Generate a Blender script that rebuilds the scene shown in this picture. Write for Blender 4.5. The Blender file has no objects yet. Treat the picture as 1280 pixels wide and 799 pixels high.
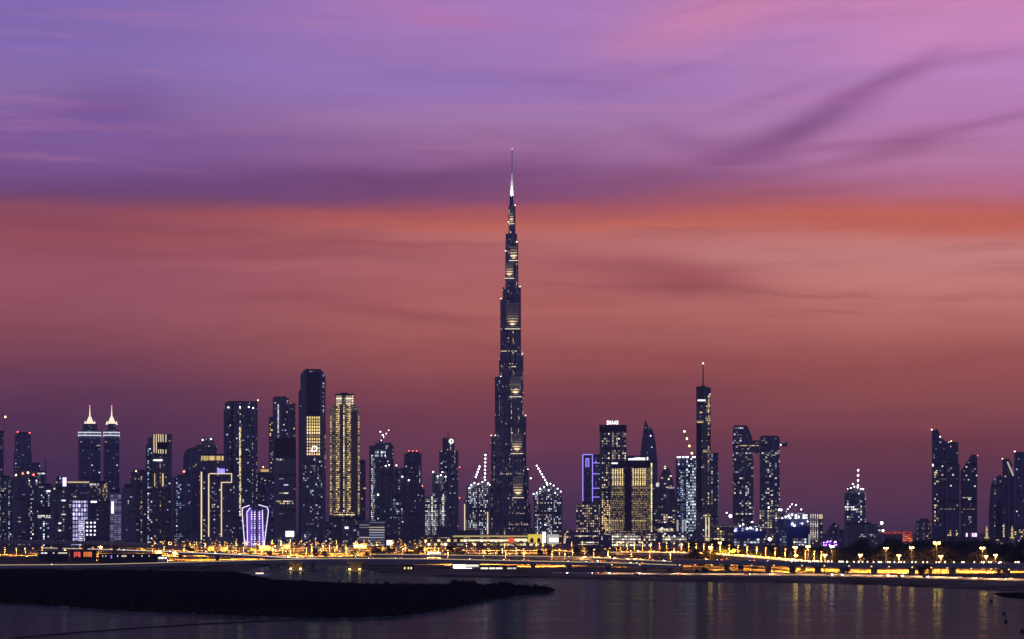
import bpy, bmesh, math, random
from mathutils import Vector, Matrix
S = bpy.context.scene
C = S.collection
R = math.radians
rnd = random.Random(7)

# ------------------------------------------------------------------ camera, sky, sun, exposure
F = 2917.0      # focal length in pixels of the 1280 px wide photograph
HY = 660.0      # row of the horizon
HAZE = 3.5e-5   # density of the evening haze (1/m)
CZ = 35.0       # eye height above the water (m)
cam = bpy.data.objects.new('camera', bpy.data.cameras.new('camera'))
C.objects.link(cam); S.camera = cam
cam.location = (0, 0, CZ); cam.rotation_euler = (R(90), 0, 0)
cam.data.sensor_width = 36.0; cam.data.lens = 36.0*F/1280.0
cam.data.shift_y = (HY-399.5)/1280.0
cam.data.clip_start = 1.0; cam.data.clip_end = 120000.0
S.render.resolution_x = 1024; S.render.resolution_y = 639
S.view_settings.view_transform = 'Standard'; S.view_settings.look = 'None'
S.view_settings.exposure = 0.0; S.view_settings.gamma = 1.0
S.cycles.max_bounces = 5; S.cycles.diffuse_bounces = 2; S.cycles.glossy_bounces = 3
S.cycles.transmission_bounces = 2; S.cycles.sample_clamp_indirect = 3.0
S.cycles.use_denoising = True
S.cycles.use_light_tree = True

def lin(c):
    out = []
    for v in c[:3]:
        v = v/255.0
        out.append(v/12.92 if v <= 0.04045 else ((v+0.055)/1.055)**2.4)
    return (*out, 1.0)

class NT:
    """small helper round a node tree"""
    def __init__(s, t): s.t = t; s.n = t.nodes; s.l = t.links
    def new(s, k, **kw):
        n = s.n.new(k)
        for a, b in kw.items(): setattr(n, a, b)
        return n
    def put(s, sock, v):
        if hasattr(v, 'is_output'): s.l.new(v, sock)
        else: sock.default_value = v
    def m(s, op, a, b=None, c=None, clamp=False):
        n = s.new('ShaderNodeMath', operation=op); n.use_clamp = clamp
        s.put(n.inputs[0], a)
        if b is not None: s.put(n.inputs[1], b)
        if c is not None: s.put(n.inputs[2], c)
        return n.outputs[0]
    def mix(s, f, a, b, kind='MIX'):
        n = s.new('ShaderNodeMix', data_type='RGBA', blend_type=kind)
        s.put(n.inputs[0], f); s.put(n.inputs[6], a); s.put(n.inputs[7], b)
        return n.outputs[2]
    def xyz(s, x, y, z=0.0):
        n = s.new('ShaderNodeCombineXYZ')
        s.put(n.inputs[0], x); s.put(n.inputs[1], y); s.put(n.inputs[2], z)
        return n.outputs[0]
    def noise(s, vec, scale=1.0, detail=4.0, rough=0.5):
        n = s.new('ShaderNodeTexNoise')
        s.put(n.inputs['Vector'], vec); n.inputs['Scale'].default_value = scale
        n.inputs['Detail'].default_value = detail; n.inputs['Roughness'].default_value = rough
        return n.outputs[0]
    def ramp(s, fac, stops):
        n = s.new('ShaderNodeValToRGB'); e = n.color_ramp.elements
        s.put(n.inputs[0], fac)
        while len(e) < len(stops): e.new(0.5)
        for q, (p, col) in zip(e, stops): q.position = p; q.color = col
        return n.outputs[0]

# the dusk sky, by direction: bearing and elevation
W = bpy.data.worlds.new('World'); S.world = W; W.use_nodes = True
W.node_tree.nodes.clear(); w = NT(W.node_tree)
tc = w.new('ShaderNodeTexCoord')
sp = w.new('ShaderNodeSeparateXYZ'); w.l.new(tc.outputs['Generated'], sp.inputs[0])
dx, dy, dz = sp.outputs
hyp = w.m('SQRT', w.m('ADD', w.m('MULTIPLY', dx, dx), w.m('ADD', w.m('MULTIPLY', dy, dy), 1e-6)))
az = w.m('ARCTAN2', dx, dy)
U = w.m('MULTIPLY', az, F)                       # bearing, 0 = straight to the sunset
V = w.m('MULTIPLY', w.m('DIVIDE', dz, hyp), F)   # elevation above the horizon
n1 = w.noise(w.xyz(w.m('DIVIDE', U, 420.0), w.m('DIVIDE', V, 60.0), 3.1), 1.0, 5, 0.55)
n2 = w.noise(w.xyz(w.m('DIVIDE', w.m('ADD', U, w.m('MULTIPLY', V, -1.2)), 150.0), w.m('DIVIDE', w.m('ADD', V, w.m('MULTIPLY', U, -0.10)), 26.0), 9.7), 1.0, 6, 0.6)
n3 = w.noise(w.xyz(w.m('DIVIDE', U, 190.0), w.m('DIVIDE', V, 75.0), 5.5), 1.0, 5, 0.55)
n4 = w.noise(w.xyz(w.m('DIVIDE', U, 330.0), w.m('DIVIDE', w.m('ADD', V, w.m('MULTIPLY', U, 0.03)), 11.0), 2.2), 1.0, 4, 0.55)
Vw = w.m('ADD', V, w.m('MULTIPLY', w.m('SUBTRACT', n1, 0.5), 46.0))
Vw = w.m('ADD', Vw, w.m('MULTIPLY', w.m('SUBTRACT', n2, 0.5), 15.0))
T = w.m('DIVIDE', w.m('ADD', Vw, 7.0), 720.0, clamp=True)
AIR = (.040, .030, .108)     # what the haze itself glows with
def clear(c, y):
    """the sky's colour beyond the haze: what is seen here, less the haze in between"""
    t = math.exp(-HAZE*min(16500.0, 870.0/max(1e-4, (HY-y)/F))); q = lin(c)
    return tuple(max(.002, (v-a*(1-t))/t) for v, a in zip(q, AIR))+(1.0,)
def col_ramp(rows):
    st = sorted(((HY-y)/720.0, clear(c, y)) for y, c in rows)
    return w.ramp(T, [(min(max(p, 0), 1), c) for p, c in st])
LEFT = [(0,(131,106,176)),(60,(130,105,174)),(110,(134,106,166)),(160,(127,93,154)),(205,(120,84,142)),(226,(112,76,130)),
        (244,(113,72,116)),(260,(124,73,102)),(276,(140,76,93)),(296,(146,77,90)),(330,(146,80,96)),(370,(148,83,98)),(420,(132,73,87)),
        (470,(106,60,83)),(520,(84,50,80)),(580,(70,45,78)),(630,(56,40,74)),(660,(46,36,68))]
MID = [(0,(168,122,186)),(60,(160,120,182)),(110,(154,117,180)),(150,(160,118,166)),(190,(146,98,146)),(222,(126,78,124)),
       (242,(128,74,110)),(258,(158,84,96)),(271,(188,98,84)),(284,(182,104,102)),(310,(176,102,104)),(345,(170,96,96)),(380,(172,98,94)),
       (425,(157,87,85)),(470,(134,70,76)),(520,(114,60,76)),(570,(94,54,80)),(620,(76,49,81)),(660,(62,44,78))]
RIGHT = [(0,(199,133,182)),(50,(197,133,186)),(90,(184,130,188)),(140,(180,124,178)),(190,(178,120,164)),(220,(176,110,146)),(240,(178,104,128)),
         (258,(180,97,102)),(274,(188,98,90)),(285,(190,99,87)),(298,(190,112,108)),(315,(193,124,122)),(350,(192,120,114)),(400,(176,104,97)),
         (450,(152,82,81)),(500,(130,70,75)),(550,(110,58,72)),(600,(90,52,75)),(640,(78,50,79)),(660,(66,46,76))]
cl, cm, cr = col_ramp(LEFT), col_ramp(MID), col_ramp(RIGHT)
def smooth(v, a, b):
    n = w.new('ShaderNodeMapRange', interpolation_type='SMOOTHSTEP'); w.put(n.inputs[0], v)
    n.inputs[1].default_value = a; n.inputs[2].default_value = b
    return n.outputs[0]
Uw = w.m('ADD', U, w.m('MULTIPLY', w.m('SUBTRACT', n3, 0.5), 170.0))
sky = w.mix(smooth(Uw, -560, 0), cl, cm)
sky = w.mix(smooth(Uw, 0, 520), sky, cr)
WU = w.m('ADD', U, w.m('MULTIPLY', w.m('SUBTRACT', n3, 0.5), 90.0))
WV = w.m('ADD', w.m('ADD', V, w.m('MULTIPLY', w.m('SUBTRACT', n2, 0.5), 20.0)), w.m('MULTIPLY', w.m('SUBTRACT', n3, 0.5), 24.0))
def cloud(sky, px, py, L, Th, ang, col, s):
    """a soft streak of cloud at one place in the sky"""
    a = R(-ang); u0 = px-640.0; v0 = HY-py
    du = w.m('SUBTRACT', WU, u0); dv = w.m('SUBTRACT', WV, v0)
    p = w.m('ADD', w.m('MULTIPLY', du, math.cos(a)/L), w.m('MULTIPLY', dv, math.sin(a)/L))
    q = w.m('ADD', w.m('MULTIPLY', du, -math.sin(a)/Th), w.m('MULTIPLY', dv, math.cos(a)/Th))
    g = w.m('EXPONENT', w.m('MULTIPLY', w.m('ADD', w.m('MULTIPLY', p, p), w.m('MULTIPLY', q, q)), -1.0))
    f = w.m('MULTIPLY', g, w.m('MULTIPLY', w.m('ADD', w.m('MULTIPLY', n2, 0.9), 0.55), s), clamp=True)
    return w.mix(f, sky, clear(col, py))
for c in [
    (1150, 279, 330, 20, 3.5, (190, 99, 86), 0.6), (600, 268, 230, 10, -1, (184, 92, 82), 0.5), (1100, 318, 330, 22, 3, (193, 126, 124), 0.6),
    (270, 270, 340, 9, .6, (168, 84, 88), 0.35), (320, 232, 330, 24, 0, (106, 68, 118), 0.5), (770, 228, 160, 15, -7, (134, 82, 122), 0.65), (520, 222, 160, 13, -2, (112, 70, 116), 0.6),
    (985, 170, 95, 18, -23, (122, 74, 124), 0.75), (1085, 118, 95, 13, -25, (136, 84, 136), 0.65), (1180, 90, 90, 9, -9, (152, 100, 152), 0.45), (915, 192, 60, 17, 12, (130, 82, 130), 0.5), (860, 175, 70, 14, 14, (146, 96, 148), 0.45), (700, 100, 90, 6, 4, (138, 98, 160), 0.35), (960, 245, 200, 10, -4, (150, 84, 104), 0.4),
    (960, 126, 70, 9, -16, (142, 96, 150), 0.4), (1125, 186, 70, 13, -12, (140, 84, 126), 0.6), (1235, 160, 95, 7, -12, (146, 92, 138), 0.5),
    (1060, 208, 110, 7, -8, (146, 88, 124), 0.4), (1020, 190, 120, 5, -3, (150, 92, 130), 0.4),
    (850, 352, 105, 22, 8, (148, 78, 84), 0.8), (800, 335, 110, 10, 3, (158, 86, 94), 0.5), (330, 320, 200, 7, 0, (134, 70, 84), 0.5), (90, 290, 140, 8, 0, (134, 70, 88), 0.5), (480, 308, 140, 7, 0, (158, 84, 92), 0.45), (740, 375, 90, 12, 3, (164, 88, 86), 0.5), (500, 392, 130, 9, 3, (136, 70, 80), 0.6), (360, 375, 120, 9, 0, (132, 70, 84), 0.4),
    (130, 145, 70, 28, -12, (118, 80, 148), 0.55), (250, 188, 160, 12, -4, (124, 88, 148), 0.4),
    (900, 18, 120, 24, -12, (206, 130, 166), 0.6), (830, 52, 90, 14, -8, (196, 128, 168), 0.45), (560, 24, 90, 11, 6, (180, 114, 168), 0.55), (1010, 55, 100, 12, -6, (172, 128, 190), 0.5),
    (470, 95, 170, 24, 2, (142, 112, 180), 0.6), (500, 335, 190, 14, 1, (172, 100, 108), 0.5), (220, 300, 190, 9, 1, (150, 78, 86), 0.5), (180, 345, 190, 12, 1, (150, 86, 102), 0.5)]:
    sky = cloud(sky, *c)
# fibrous high cloud at the right and low streaks over the sunset
n5 = w.noise(w.xyz(w.m('DIVIDE', w.m('ADD', U, w.m('MULTIPLY', n3, 120.0)), 300.0), w.m('DIVIDE', w.m('ADD', V, w.m('ADD', w.m('MULTIPLY', U, -0.20), w.m('MULTIPLY', n3, 60.0))), 40.0), 7.7), 1.0, 8, 0.62)
fib = w.m('MULTIPLY', smooth(n5, 0.50, 0.74), w.m('MULTIPLY', smooth(V, 380, 470), smooth(U, -150, 250)))
sky = w.mix(w.m('MULTIPLY', fib, 0.26), sky, clear((134, 84, 138), 160))
n6 = w.noise(w.xyz(w.m('DIVIDE', w.m('ADD', U, w.m('MULTIPLY', n1, 200.0)), 360.0), w.m('DIVIDE', w.m('ADD', V, w.m('MULTIPLY', n3, 36.0)), 19.0), 1.3), 1.0, 7, 0.6)
low = w.m('MULTIPLY', w.m('SUBTRACT', smooth(V, 190, 290), smooth(V, 390, 420)), smooth(n6, 0.50, 0.72))
sky = w.mix(w.m('MULTIPLY', low, 0.38), sky, clear((138, 72, 84), 350))
up_ = w.m('MULTIPLY', smooth(V, 400, 470), smooth(n6, 0.52, 0.74))
sky = w.mix(w.m('MULTIPLY', up_, 0.22), sky, clear((196, 128, 166), 60))
lum = w.m('ADD', w.m('ADD', 0.80, w.m('MULTIPLY', n1, 0.2)), w.m('ADD', w.m('MULTIPLY', n4, 0.14), w.m('MULTIPLY', n2, 0.06)))
sky = w.mix(1.0, sky, w.xyz(lum, lum, lum), 'MULTIPLY')
# away from the sunset and overhead the dusk turns deep blue; a physical sky is mixed in there
ns = w.new('ShaderNodeTexSky', sky_type='NISHITA'); ns.sun_disc = False
ns.sun_elevation = R(1.0); ns.sun_rotation = R(8)
east = w.mix(w.m('DIVIDE', V, 2200.0, clamp=True), lin((88, 85, 134)), lin((78, 84, 142)))
east = w.mix(1.0, east, w.mix(1.0, ns.outputs[0], (0.015, 0.015, 0.015, 1), 'MULTIPLY'), 'ADD')
high = w.mix(smooth(V, 800, 2400), sky, lin((74, 66, 124)))
allsky = w.mix(smooth(w.m('ABSOLUTE', az), 0.5, 1.35), high, east)
bg = w.new('ShaderNodeBackground'); w.l.new(allsky, bg.inputs[0]); bg.inputs[1].default_value = 1.0
wo = w.new('ShaderNodeOutputWorld'); w.l.new(bg.outputs[0], wo.inputs[0])

# the sun has set behind the skyline: only a faint last glow
sun = bpy.data.objects.new('sun', bpy.data.lights.new('sun', 'SUN')); C.objects.link(sun)
sun.data.energy = 0.012; sun.data.angle = R(20); sun.data.color = (1.0, 0.55, 0.45)
sun.rotation_euler = (R(88.5), 0, R(172))

# ------------------------------------------------------------------ materials
MATS = {}
def mat(name, base=(0.1, 0.1, 0.1), rough=0.7, metal=0.0, spec=0.4, var=0.25, scale=0.3):
    if name in MATS: return MATS[name]
    m = bpy.data.materials.new(name); m.use_nodes = True; m.node_tree.nodes.clear(); t = NT(m.node_tree)
    p = t.new('ShaderNodeBsdfPrincipled'); o = t.new('ShaderNodeOutputMaterial'); t.l.new(p.outputs[0], o.inputs[0])
    c = t.new('ShaderNodeTexCoord')
    n = t.noise(c.outputs['Object'], scale, 5, 0.6)
    a = tuple(v*(1-var) for v in base)+(1,); b = tuple(min(1, v*(1+var)) for v in base)+(1,)
    t.l.new(t.ramp(n, [(0.3, a), (0.7, b)]), p.inputs['Base Color'])
    p.inputs['Roughness'].default_value = rough; p.inputs['Metallic'].default_value = metal
    p.inputs['Specular IOR Level'].default_value = spec
    MATS[name] = m; return m
def glow(name, col=None, strength=1.0, sample=False):
    if name in MATS: return MATS[name]
    m = bpy.data.materials.new(name); m.use_nodes = True; m.node_tree.nodes.clear(); t = NT(m.node_tree)
    e = t.new('ShaderNodeEmission'); e.inputs[0].default_value = (*col, 1); e.inputs[1].default_value = strength
    o = t.new('ShaderNodeOutputMaterial'); t.l.new(e.outputs[0], o.inputs[0])
    m.cycles.emission_sampling = 'AUTO' if sample else 'NONE'
    MATS[name] = m; return m

# one node group makes every facade: floors, bays, glass, spandrels and rooms lit at random
G = bpy.data.node_groups.new('facade', 'ShaderNodeTree')
def gin(n, k, d):
    s_ = G.interface.new_socket(n, in_out='INPUT', socket_type=k)
    s_.default_value = d
for n, d in (('Floor', 4.0), ('Bay', 4.0), ('Mullion', 0.12), ('Spandrel', 0.3), ('Lit', 0.1), ('Strength', 1.0), ('Seed', 1.0), ('Zone', 1.0), ('Rows', 0.0), ('Rough', 0.12)):
    gin(n, 'NodeSocketFloat', d)
for n, d in (('Wall', (0.03, 0.03, 0.06, 1)), ('Glass', (0.02, 0.02, 0.05, 1)), ('LightA', (1, .7, .4, 1)), ('LightB', (.8, .9, 1, 1))):
    gin(n, 'NodeSocketColor', d)
G.interface.new_socket('Shader', in_out='OUTPUT', socket_type='NodeSocketShader')
g = NT(G); gi = g.new('NodeGroupInput').outputs; go = g.new('NodeGroupOutput')
uvn = g.new('ShaderNodeUVMap', uv_map='UVMap'); us = g.new('ShaderNodeSeparateXYZ'); g.l.new(uvn.outputs[0], us.inputs[0])
cu_ = g.m('DIVIDE', us.outputs[0], gi['Bay']); cv_ = g.m('DIVIDE', us.outputs[1], gi['Floor'])
iu, iv = g.m('FLOOR', cu_), g.m('FLOOR', cv_); fu, fv = g.m('FRACT', cu_), g.m('FRACT', cv_)
per = g.m('ADD', 4.0, g.m('FLOOR', g.m('MODULO', g.m('MULTIPLY', gi['Seed'], 5.3), 4.0)))
rib = g.m('MULTIPLY', g.m('LESS_THAN', g.m('ABSOLUTE', g.m('MODULO', iu, per)), 0.5), g.m('GREATER_THAN', gi['Zone'], 0.5))
plant = g.m('MULTIPLY', g.m('LESS_THAN', g.m('ABSOLUTE', g.m('MODULO', g.m('ADD', iv, g.m('FLOOR', gi['Seed'])), 17.0)), 0.5), g.m('GREATER_THAN', gi['Zone'], 0.5))
open_ = g.m('MULTIPLY', g.m('SUBTRACT', 1.0, rib), g.m('SUBTRACT', 1.0, plant))
win = g.m('MULTIPLY', g.m('MULTIPLY', g.m('GREATER_THAN', fu, gi['Mullion']), g.m('LESS_THAN', fu, g.m('SUBTRACT', 1.0, gi['Mullion']))), g.m('GREATER_THAN', fv, gi['Spandrel']))
win = g.m('MULTIPLY', win, open_)
def white(vec):
    n = g.new('ShaderNodeTexWhiteNoise', noise_dimensions='3D'); g.l.new(vec, n.inputs['Vector']); return n.outputs
r1 = white(g.xyz(iu, iv, gi['Seed'])); r2 = white(g.xyz(iu, iv, g.m('ADD', gi['Seed'], 17.3)))
rr = white(g.xyz(iv, gi['Seed'], 4.7))
zn = g.noise(g.xyz(g.m('MULTIPLY', iu, 0.16), g.m('ADD', g.m('MULTIPLY', iv, 0.11), g.m('MULTIPLY', gi['Seed'], 3.17)), gi['Seed']), 1.0, 2, 0.5)
zp = g.m('MAXIMUM', g.m('MULTIPLY', g.m('SUBTRACT', zn, 0.36), 7.5), 0.12)
prob = g.m('MULTIPLY', gi['Lit'], g.m('ADD', g.m('SUBTRACT', 1.0, gi['Zone']), g.m('MULTIPLY', gi['Zone'], zp)))
prob = g.m('ADD', prob, g.m('MULTIPLY', g.m('LESS_THAN', rr[0], gi['Rows']), 0.7))
rc = white(g.xyz(iu, g.m('MULTIPLY', gi['Seed'], 2.1), 9.3))
prob = g.m('ADD', prob, g.m('MULTIPLY', g.m('LESS_THAN', rc[0], g.m('MULTIPLY', gi['Zone'], 0.06)), 0.55))
lit = g.m('MULTIPLY', g.m('LESS_THAN', r1[0], prob), win)
r2v = r2[0]
es = g.m('MULTIPLY', g.m('MULTIPLY', lit, gi['Strength']), g.m('ADD', g.m('MULTIPLY', gi['Zone'], -0.10), g.m('ADD', 0.26, g.m('MULTIPLY', g.m('POWER', r2v, g.m('ADD', 1.0, g.m('MULTIPLY', gi['Zone'], 2.6))), 1.6))))
sc_ = g.new('ShaderNodeSeparateXYZ'); g.l.new(r2[1], sc_.inputs[0])
lc = g.mix(g.m('GREATER_THAN', sc_.outputs[1], 0.6), gi['LightA'], gi['LightB'])
wn = g.noise(us.outputs[0], 0.05, 3, 0.5)
nn = g.new('ShaderNodeTexNoise'); g.l.new(uvn.outputs[0], nn.inputs['Vector']); nn.inputs['Scale'].default_value = 0.06
wallb = g.mix(g.m('MULTIPLY', nn.outputs[0], 0.3), gi['Wall'], (0.01, 0.01, 0.012, 1))
wallc = g.mix(g.m('MULTIPLY', rib, 0.55), g.mix(g.m('MULTIPLY', plant, 0.7), wallb, (0.02, 0.02, 0.025, 1)), (0.26, 0.25, 0.27, 1))
# blinds and room depth vary the look of each unlit pane
glassc = g.mix(g.m('MULTIPLY', r1[0], 0.55), gi['Glass'], wallc)
p = g.new('ShaderNodeBsdfPrincipled')
g.l.new(g.mix(win, wallc, glassc), p.inputs['Base Color'])
g.l.new(g.m('ADD', g.m('MULTIPLY', g.m('SUBTRACT', 1.0, win), 0.55), gi['Rough']), p.inputs['Roughness'])
g.l.new(g.m('ADD', 1.45, g.m('MULTIPLY', win, 0.5)), p.inputs['IOR'])     # coated glass mirrors more than stone
# each pane is set a hair out of true, so reflections break up from pane to pane
geo = g.new('ShaderNodeNewGeometry')
jit = g.new('ShaderNodeVectorMath', operation='MULTIPLY_ADD'); g.l.new(r2[1], jit.inputs[0]); jit.inputs[1].default_value = (.05, .05, .05); g.l.new(geo.outputs['Normal'], jit.inputs[2])
jn = g.new('ShaderNodeVectorMath', operation='NORMALIZE'); g.l.new(jit.outputs[0], jn.inputs[0]); g.l.new(jn.outputs[0], p.inputs['Normal'])
g.l.new(lc, p.inputs['Emission Color']); g.l.new(es, p.inputs['Emission Strength'])
g.l.new(p.outputs[0], go.inputs[0])
WARM, NEUT, COOL, BLUE, GOLD, LAV = (1, .66, .33), (1, .85, .65), (.72, .84, 1), (.30, .40, 1), (1, .72, .24), (.62, .55, 1)
SEED = [0]
def fac(name, lit=0.08, strength=1.2, a=WARM, b=COOL, wall=(.10, .10, .13), glass=(.02, .024, .05), floor=4.0, bay=3.4, mull=.14, span=.38, zone=1.0, rows=0.0, rough=.14):
    if name in MATS: return MATS[name]
    m = bpy.data.materials.new(name); m.use_nodes = True; m.node_tree.nodes.clear(); t = NT(m.node_tree)
    q = t.new('ShaderNodeGroup'); q.node_tree = G; o = t.new('ShaderNodeOutputMaterial'); t.l.new(q.outputs[0], o.inputs[0])
    SEED[0] += 1
    for k, v in dict(Floor=floor, Bay=bay, Mullion=mull, Spandrel=span, Lit=lit, Strength=strength, Seed=float(SEED[0])*1.37, Zone=zone, Rows=rows, Rough=rough).items(): q.inputs[k].default_value = v
    for k, v in dict(Wall=wall, Glass=glass, LightA=a, LightB=b).items(): q.inputs[k].default_value = (*v, 1)
    m.cycles.emission_sampling = 'NONE'
    MATS[name] = m; return m

CONC = mat('concrete', (.30, .28, .26), .85)
DARK = mat('dark_metal', (.03, .03, .035), .5, .3)
STEEL = mat('galvanised_steel', (.28, .28, .29), .45, .6)
ROOF = mat('roof_felt', (.05, .05, .06), .9)

# ------------------------------------------------------------------ mesh helpers
def link(name, me, m, parent=None):
    o = bpy.data.objects.new(name, me); C.objects.link(o)
    for q in (m if isinstance(m, (list, tuple)) else [m]): me.materials.append(q)
    if parent: o.parent = parent
    return o
class MB:
    """collects faces with a UV in metres; build() links them as one mesh object"""
    def __init__(s): s.v = []; s.f = []; s.uv = []; s.mi = []
    def quad(s, pts, uvs=None, mi=0):
        b = len(s.v); s.v += [tuple(p) for p in pts]; s.f.append(tuple(range(b, b+len(pts))))
        s.uv.append(uvs or [(p[0]+p[1], p[2]) for p in pts]); s.mi.append(mi)
    def prism(s, foot, z0, z1, top=None, mi=0, ztop=None):
        """foot: counter-clockwise plan; top: plan at the top (same count); ztop: own height for each top corner"""
        n = len(foot); top = top or foot; zt = ztop or [z1]*n; d = [0.0]
        for i in range(n): a, b = foot[i], foot[(i+1) % n]; d.append(d[-1]+math.hypot(b[0]-a[0], b[1]-a[1]))
        for i in range(n):
            j = (i+1) % n
            s.quad([(*foot[i], z0), (*foot[j], z0), (*top[j], zt[j]), (*top[i], zt[i])], [(d[i], z0), (d[i+1], z0), (d[i+1], zt[j]), (d[i], zt[i])], mi)
        s.quad([(*top[i], zt[i]) for i in range(n)], [(0.02, 0.02)]*n, mi)
        s.quad([(*foot[i], z0) for i in reversed(range(n))], [(0.02, 0.02)]*n, mi)
        return s
    def box(s, x0, x1, y0, y1, z0, z1, mi=0):
        return s.prism([(x0, y0), (x1, y0), (x1, y1), (x0, y1)], z0, z1, mi=mi)
    def extrude(s, prof, y0, y1, mi=0):
        """prof: outline (x, z), counter-clockwise seen from the front; given its depth y0..y1"""
        n = len(prof)
        s.quad([(x, y0, z) for x, z in prof], [(x, z) for x, z in prof], mi)
        s.quad([(x, y1, z) for x, z in reversed(prof)], [(-x, z) for x, z in reversed(prof)], mi)
        for i in range(n):
            (xa, za), (xb, zb) = prof[i], prof[(i+1) % n]
            if abs(zb-za) > abs(xb-xa)*0.3: uv = [(0, za), (y1-y0, za), (y1-y0, zb), (0, zb)]
            else: uv = [(0.02, 0.02)]*4
            s.quad([(xa, y0, za), (xa, y1, za), (xb, y1, zb), (xb, y0, zb)], uv, mi)
        return s
    def tube(s, a, b, r0, r1=None, n=6, mi=0):
        a, b = Vector(a), Vector(b); r1 = r0 if r1 is None else r1
        d = (b-a).normalized(); q = d.cross(Vector((0, 0, 1)) if abs(d.z) < .9 else Vector((1, 0, 0))).normalized(); e = d.cross(q)
        ring = lambda c, r: [c+(q*math.cos(2*math.pi*i/n)+e*math.sin(2*math.pi*i/n))*r for i in range(n)]
        A, B_ = ring(a, r0), ring(b, r1)
        for i in range(n):
            j = (i+1) % n; s.quad([A[i], A[j], B_[j], B_[i]], mi=mi)
        s.quad(A[::-1], mi=mi); s.quad(B_, mi=mi); return s
    def ball(s, c, r, mi=0, nu=6, nv=4, sz=1.0):
        c = Vector(c)
        P = lambda i, j: c+Vector((math.cos(2*math.pi*i/nu)*math.sin(math.pi*j/nv), math.sin(2*math.pi*i/nu)*math.sin(math.pi*j/nv), sz*math.cos(math.pi*j/nv)))*r
        for j in range(nv):
            for i in range(nu):
                if j == 0: s.quad([P(0, 0), P(i, 1), P(i+1, 1)], mi=mi)
                elif j == nv-1: s.quad([P(i, j), P(0, nv), P(i+1, j)], mi=mi)
                else: s.quad([P(i, j), P(i, j+1), P(i+1, j+1), P(i+1, j)], mi=mi)
        return s
    def mesh(s, name, weld=True):
        me = bpy.data.meshes.new(name); me.from_pydata(s.v, [], s.f)
        ul = me.uv_layers.new(name='UVMap'); k = 0
        for u in s.uv:
            for q in u: ul.data[k].uv = q; k += 1
        for poly, i in zip(me.polygons, s.mi): poly.material_index = i
        bm = bmesh.new(); bm.from_mesh(me)
        if weld: bmesh.ops.remove_doubles(bm, verts=bm.verts, dist=0.002)
        bmesh.ops.recalc_face_normals(bm, faces=bm.faces)
        bm.to_mesh(me); bm.free(); return me
    def build(s, name, m, parent=None): return link(name, s.mesh(name), m, parent)

def tag(o, label=None, cat=None, group=None, kind=None):
    for k, v in (('label', label), ('category', cat), ('group', group), ('kind', kind)):
        if v: o[k] = v
    return o
def empty(name, loc, label, cat, group=None):
    o = bpy.data.objects.new(name, None); C.objects.link(o); o.location = loc
    o.empty_display_size = 1.0
    return tag(o, label, cat, group)
def copy_tree(o, parent=None):
    c = o.copy(); C.objects.link(c)
    if parent: c.parent = parent
    for ch in o.children: copy_tree(ch, c)
    return c
def X(px, Y): return (px-640.0)/F*Y
def Z(py, Y): return CZ+(HY-py)/F*Y
GZ = 1.0     # ground level
def onplane(px, py, z=0.0):
    Y = (CZ-z)*F/(py-HY); return (X(px, Y), Y, z)

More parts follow.
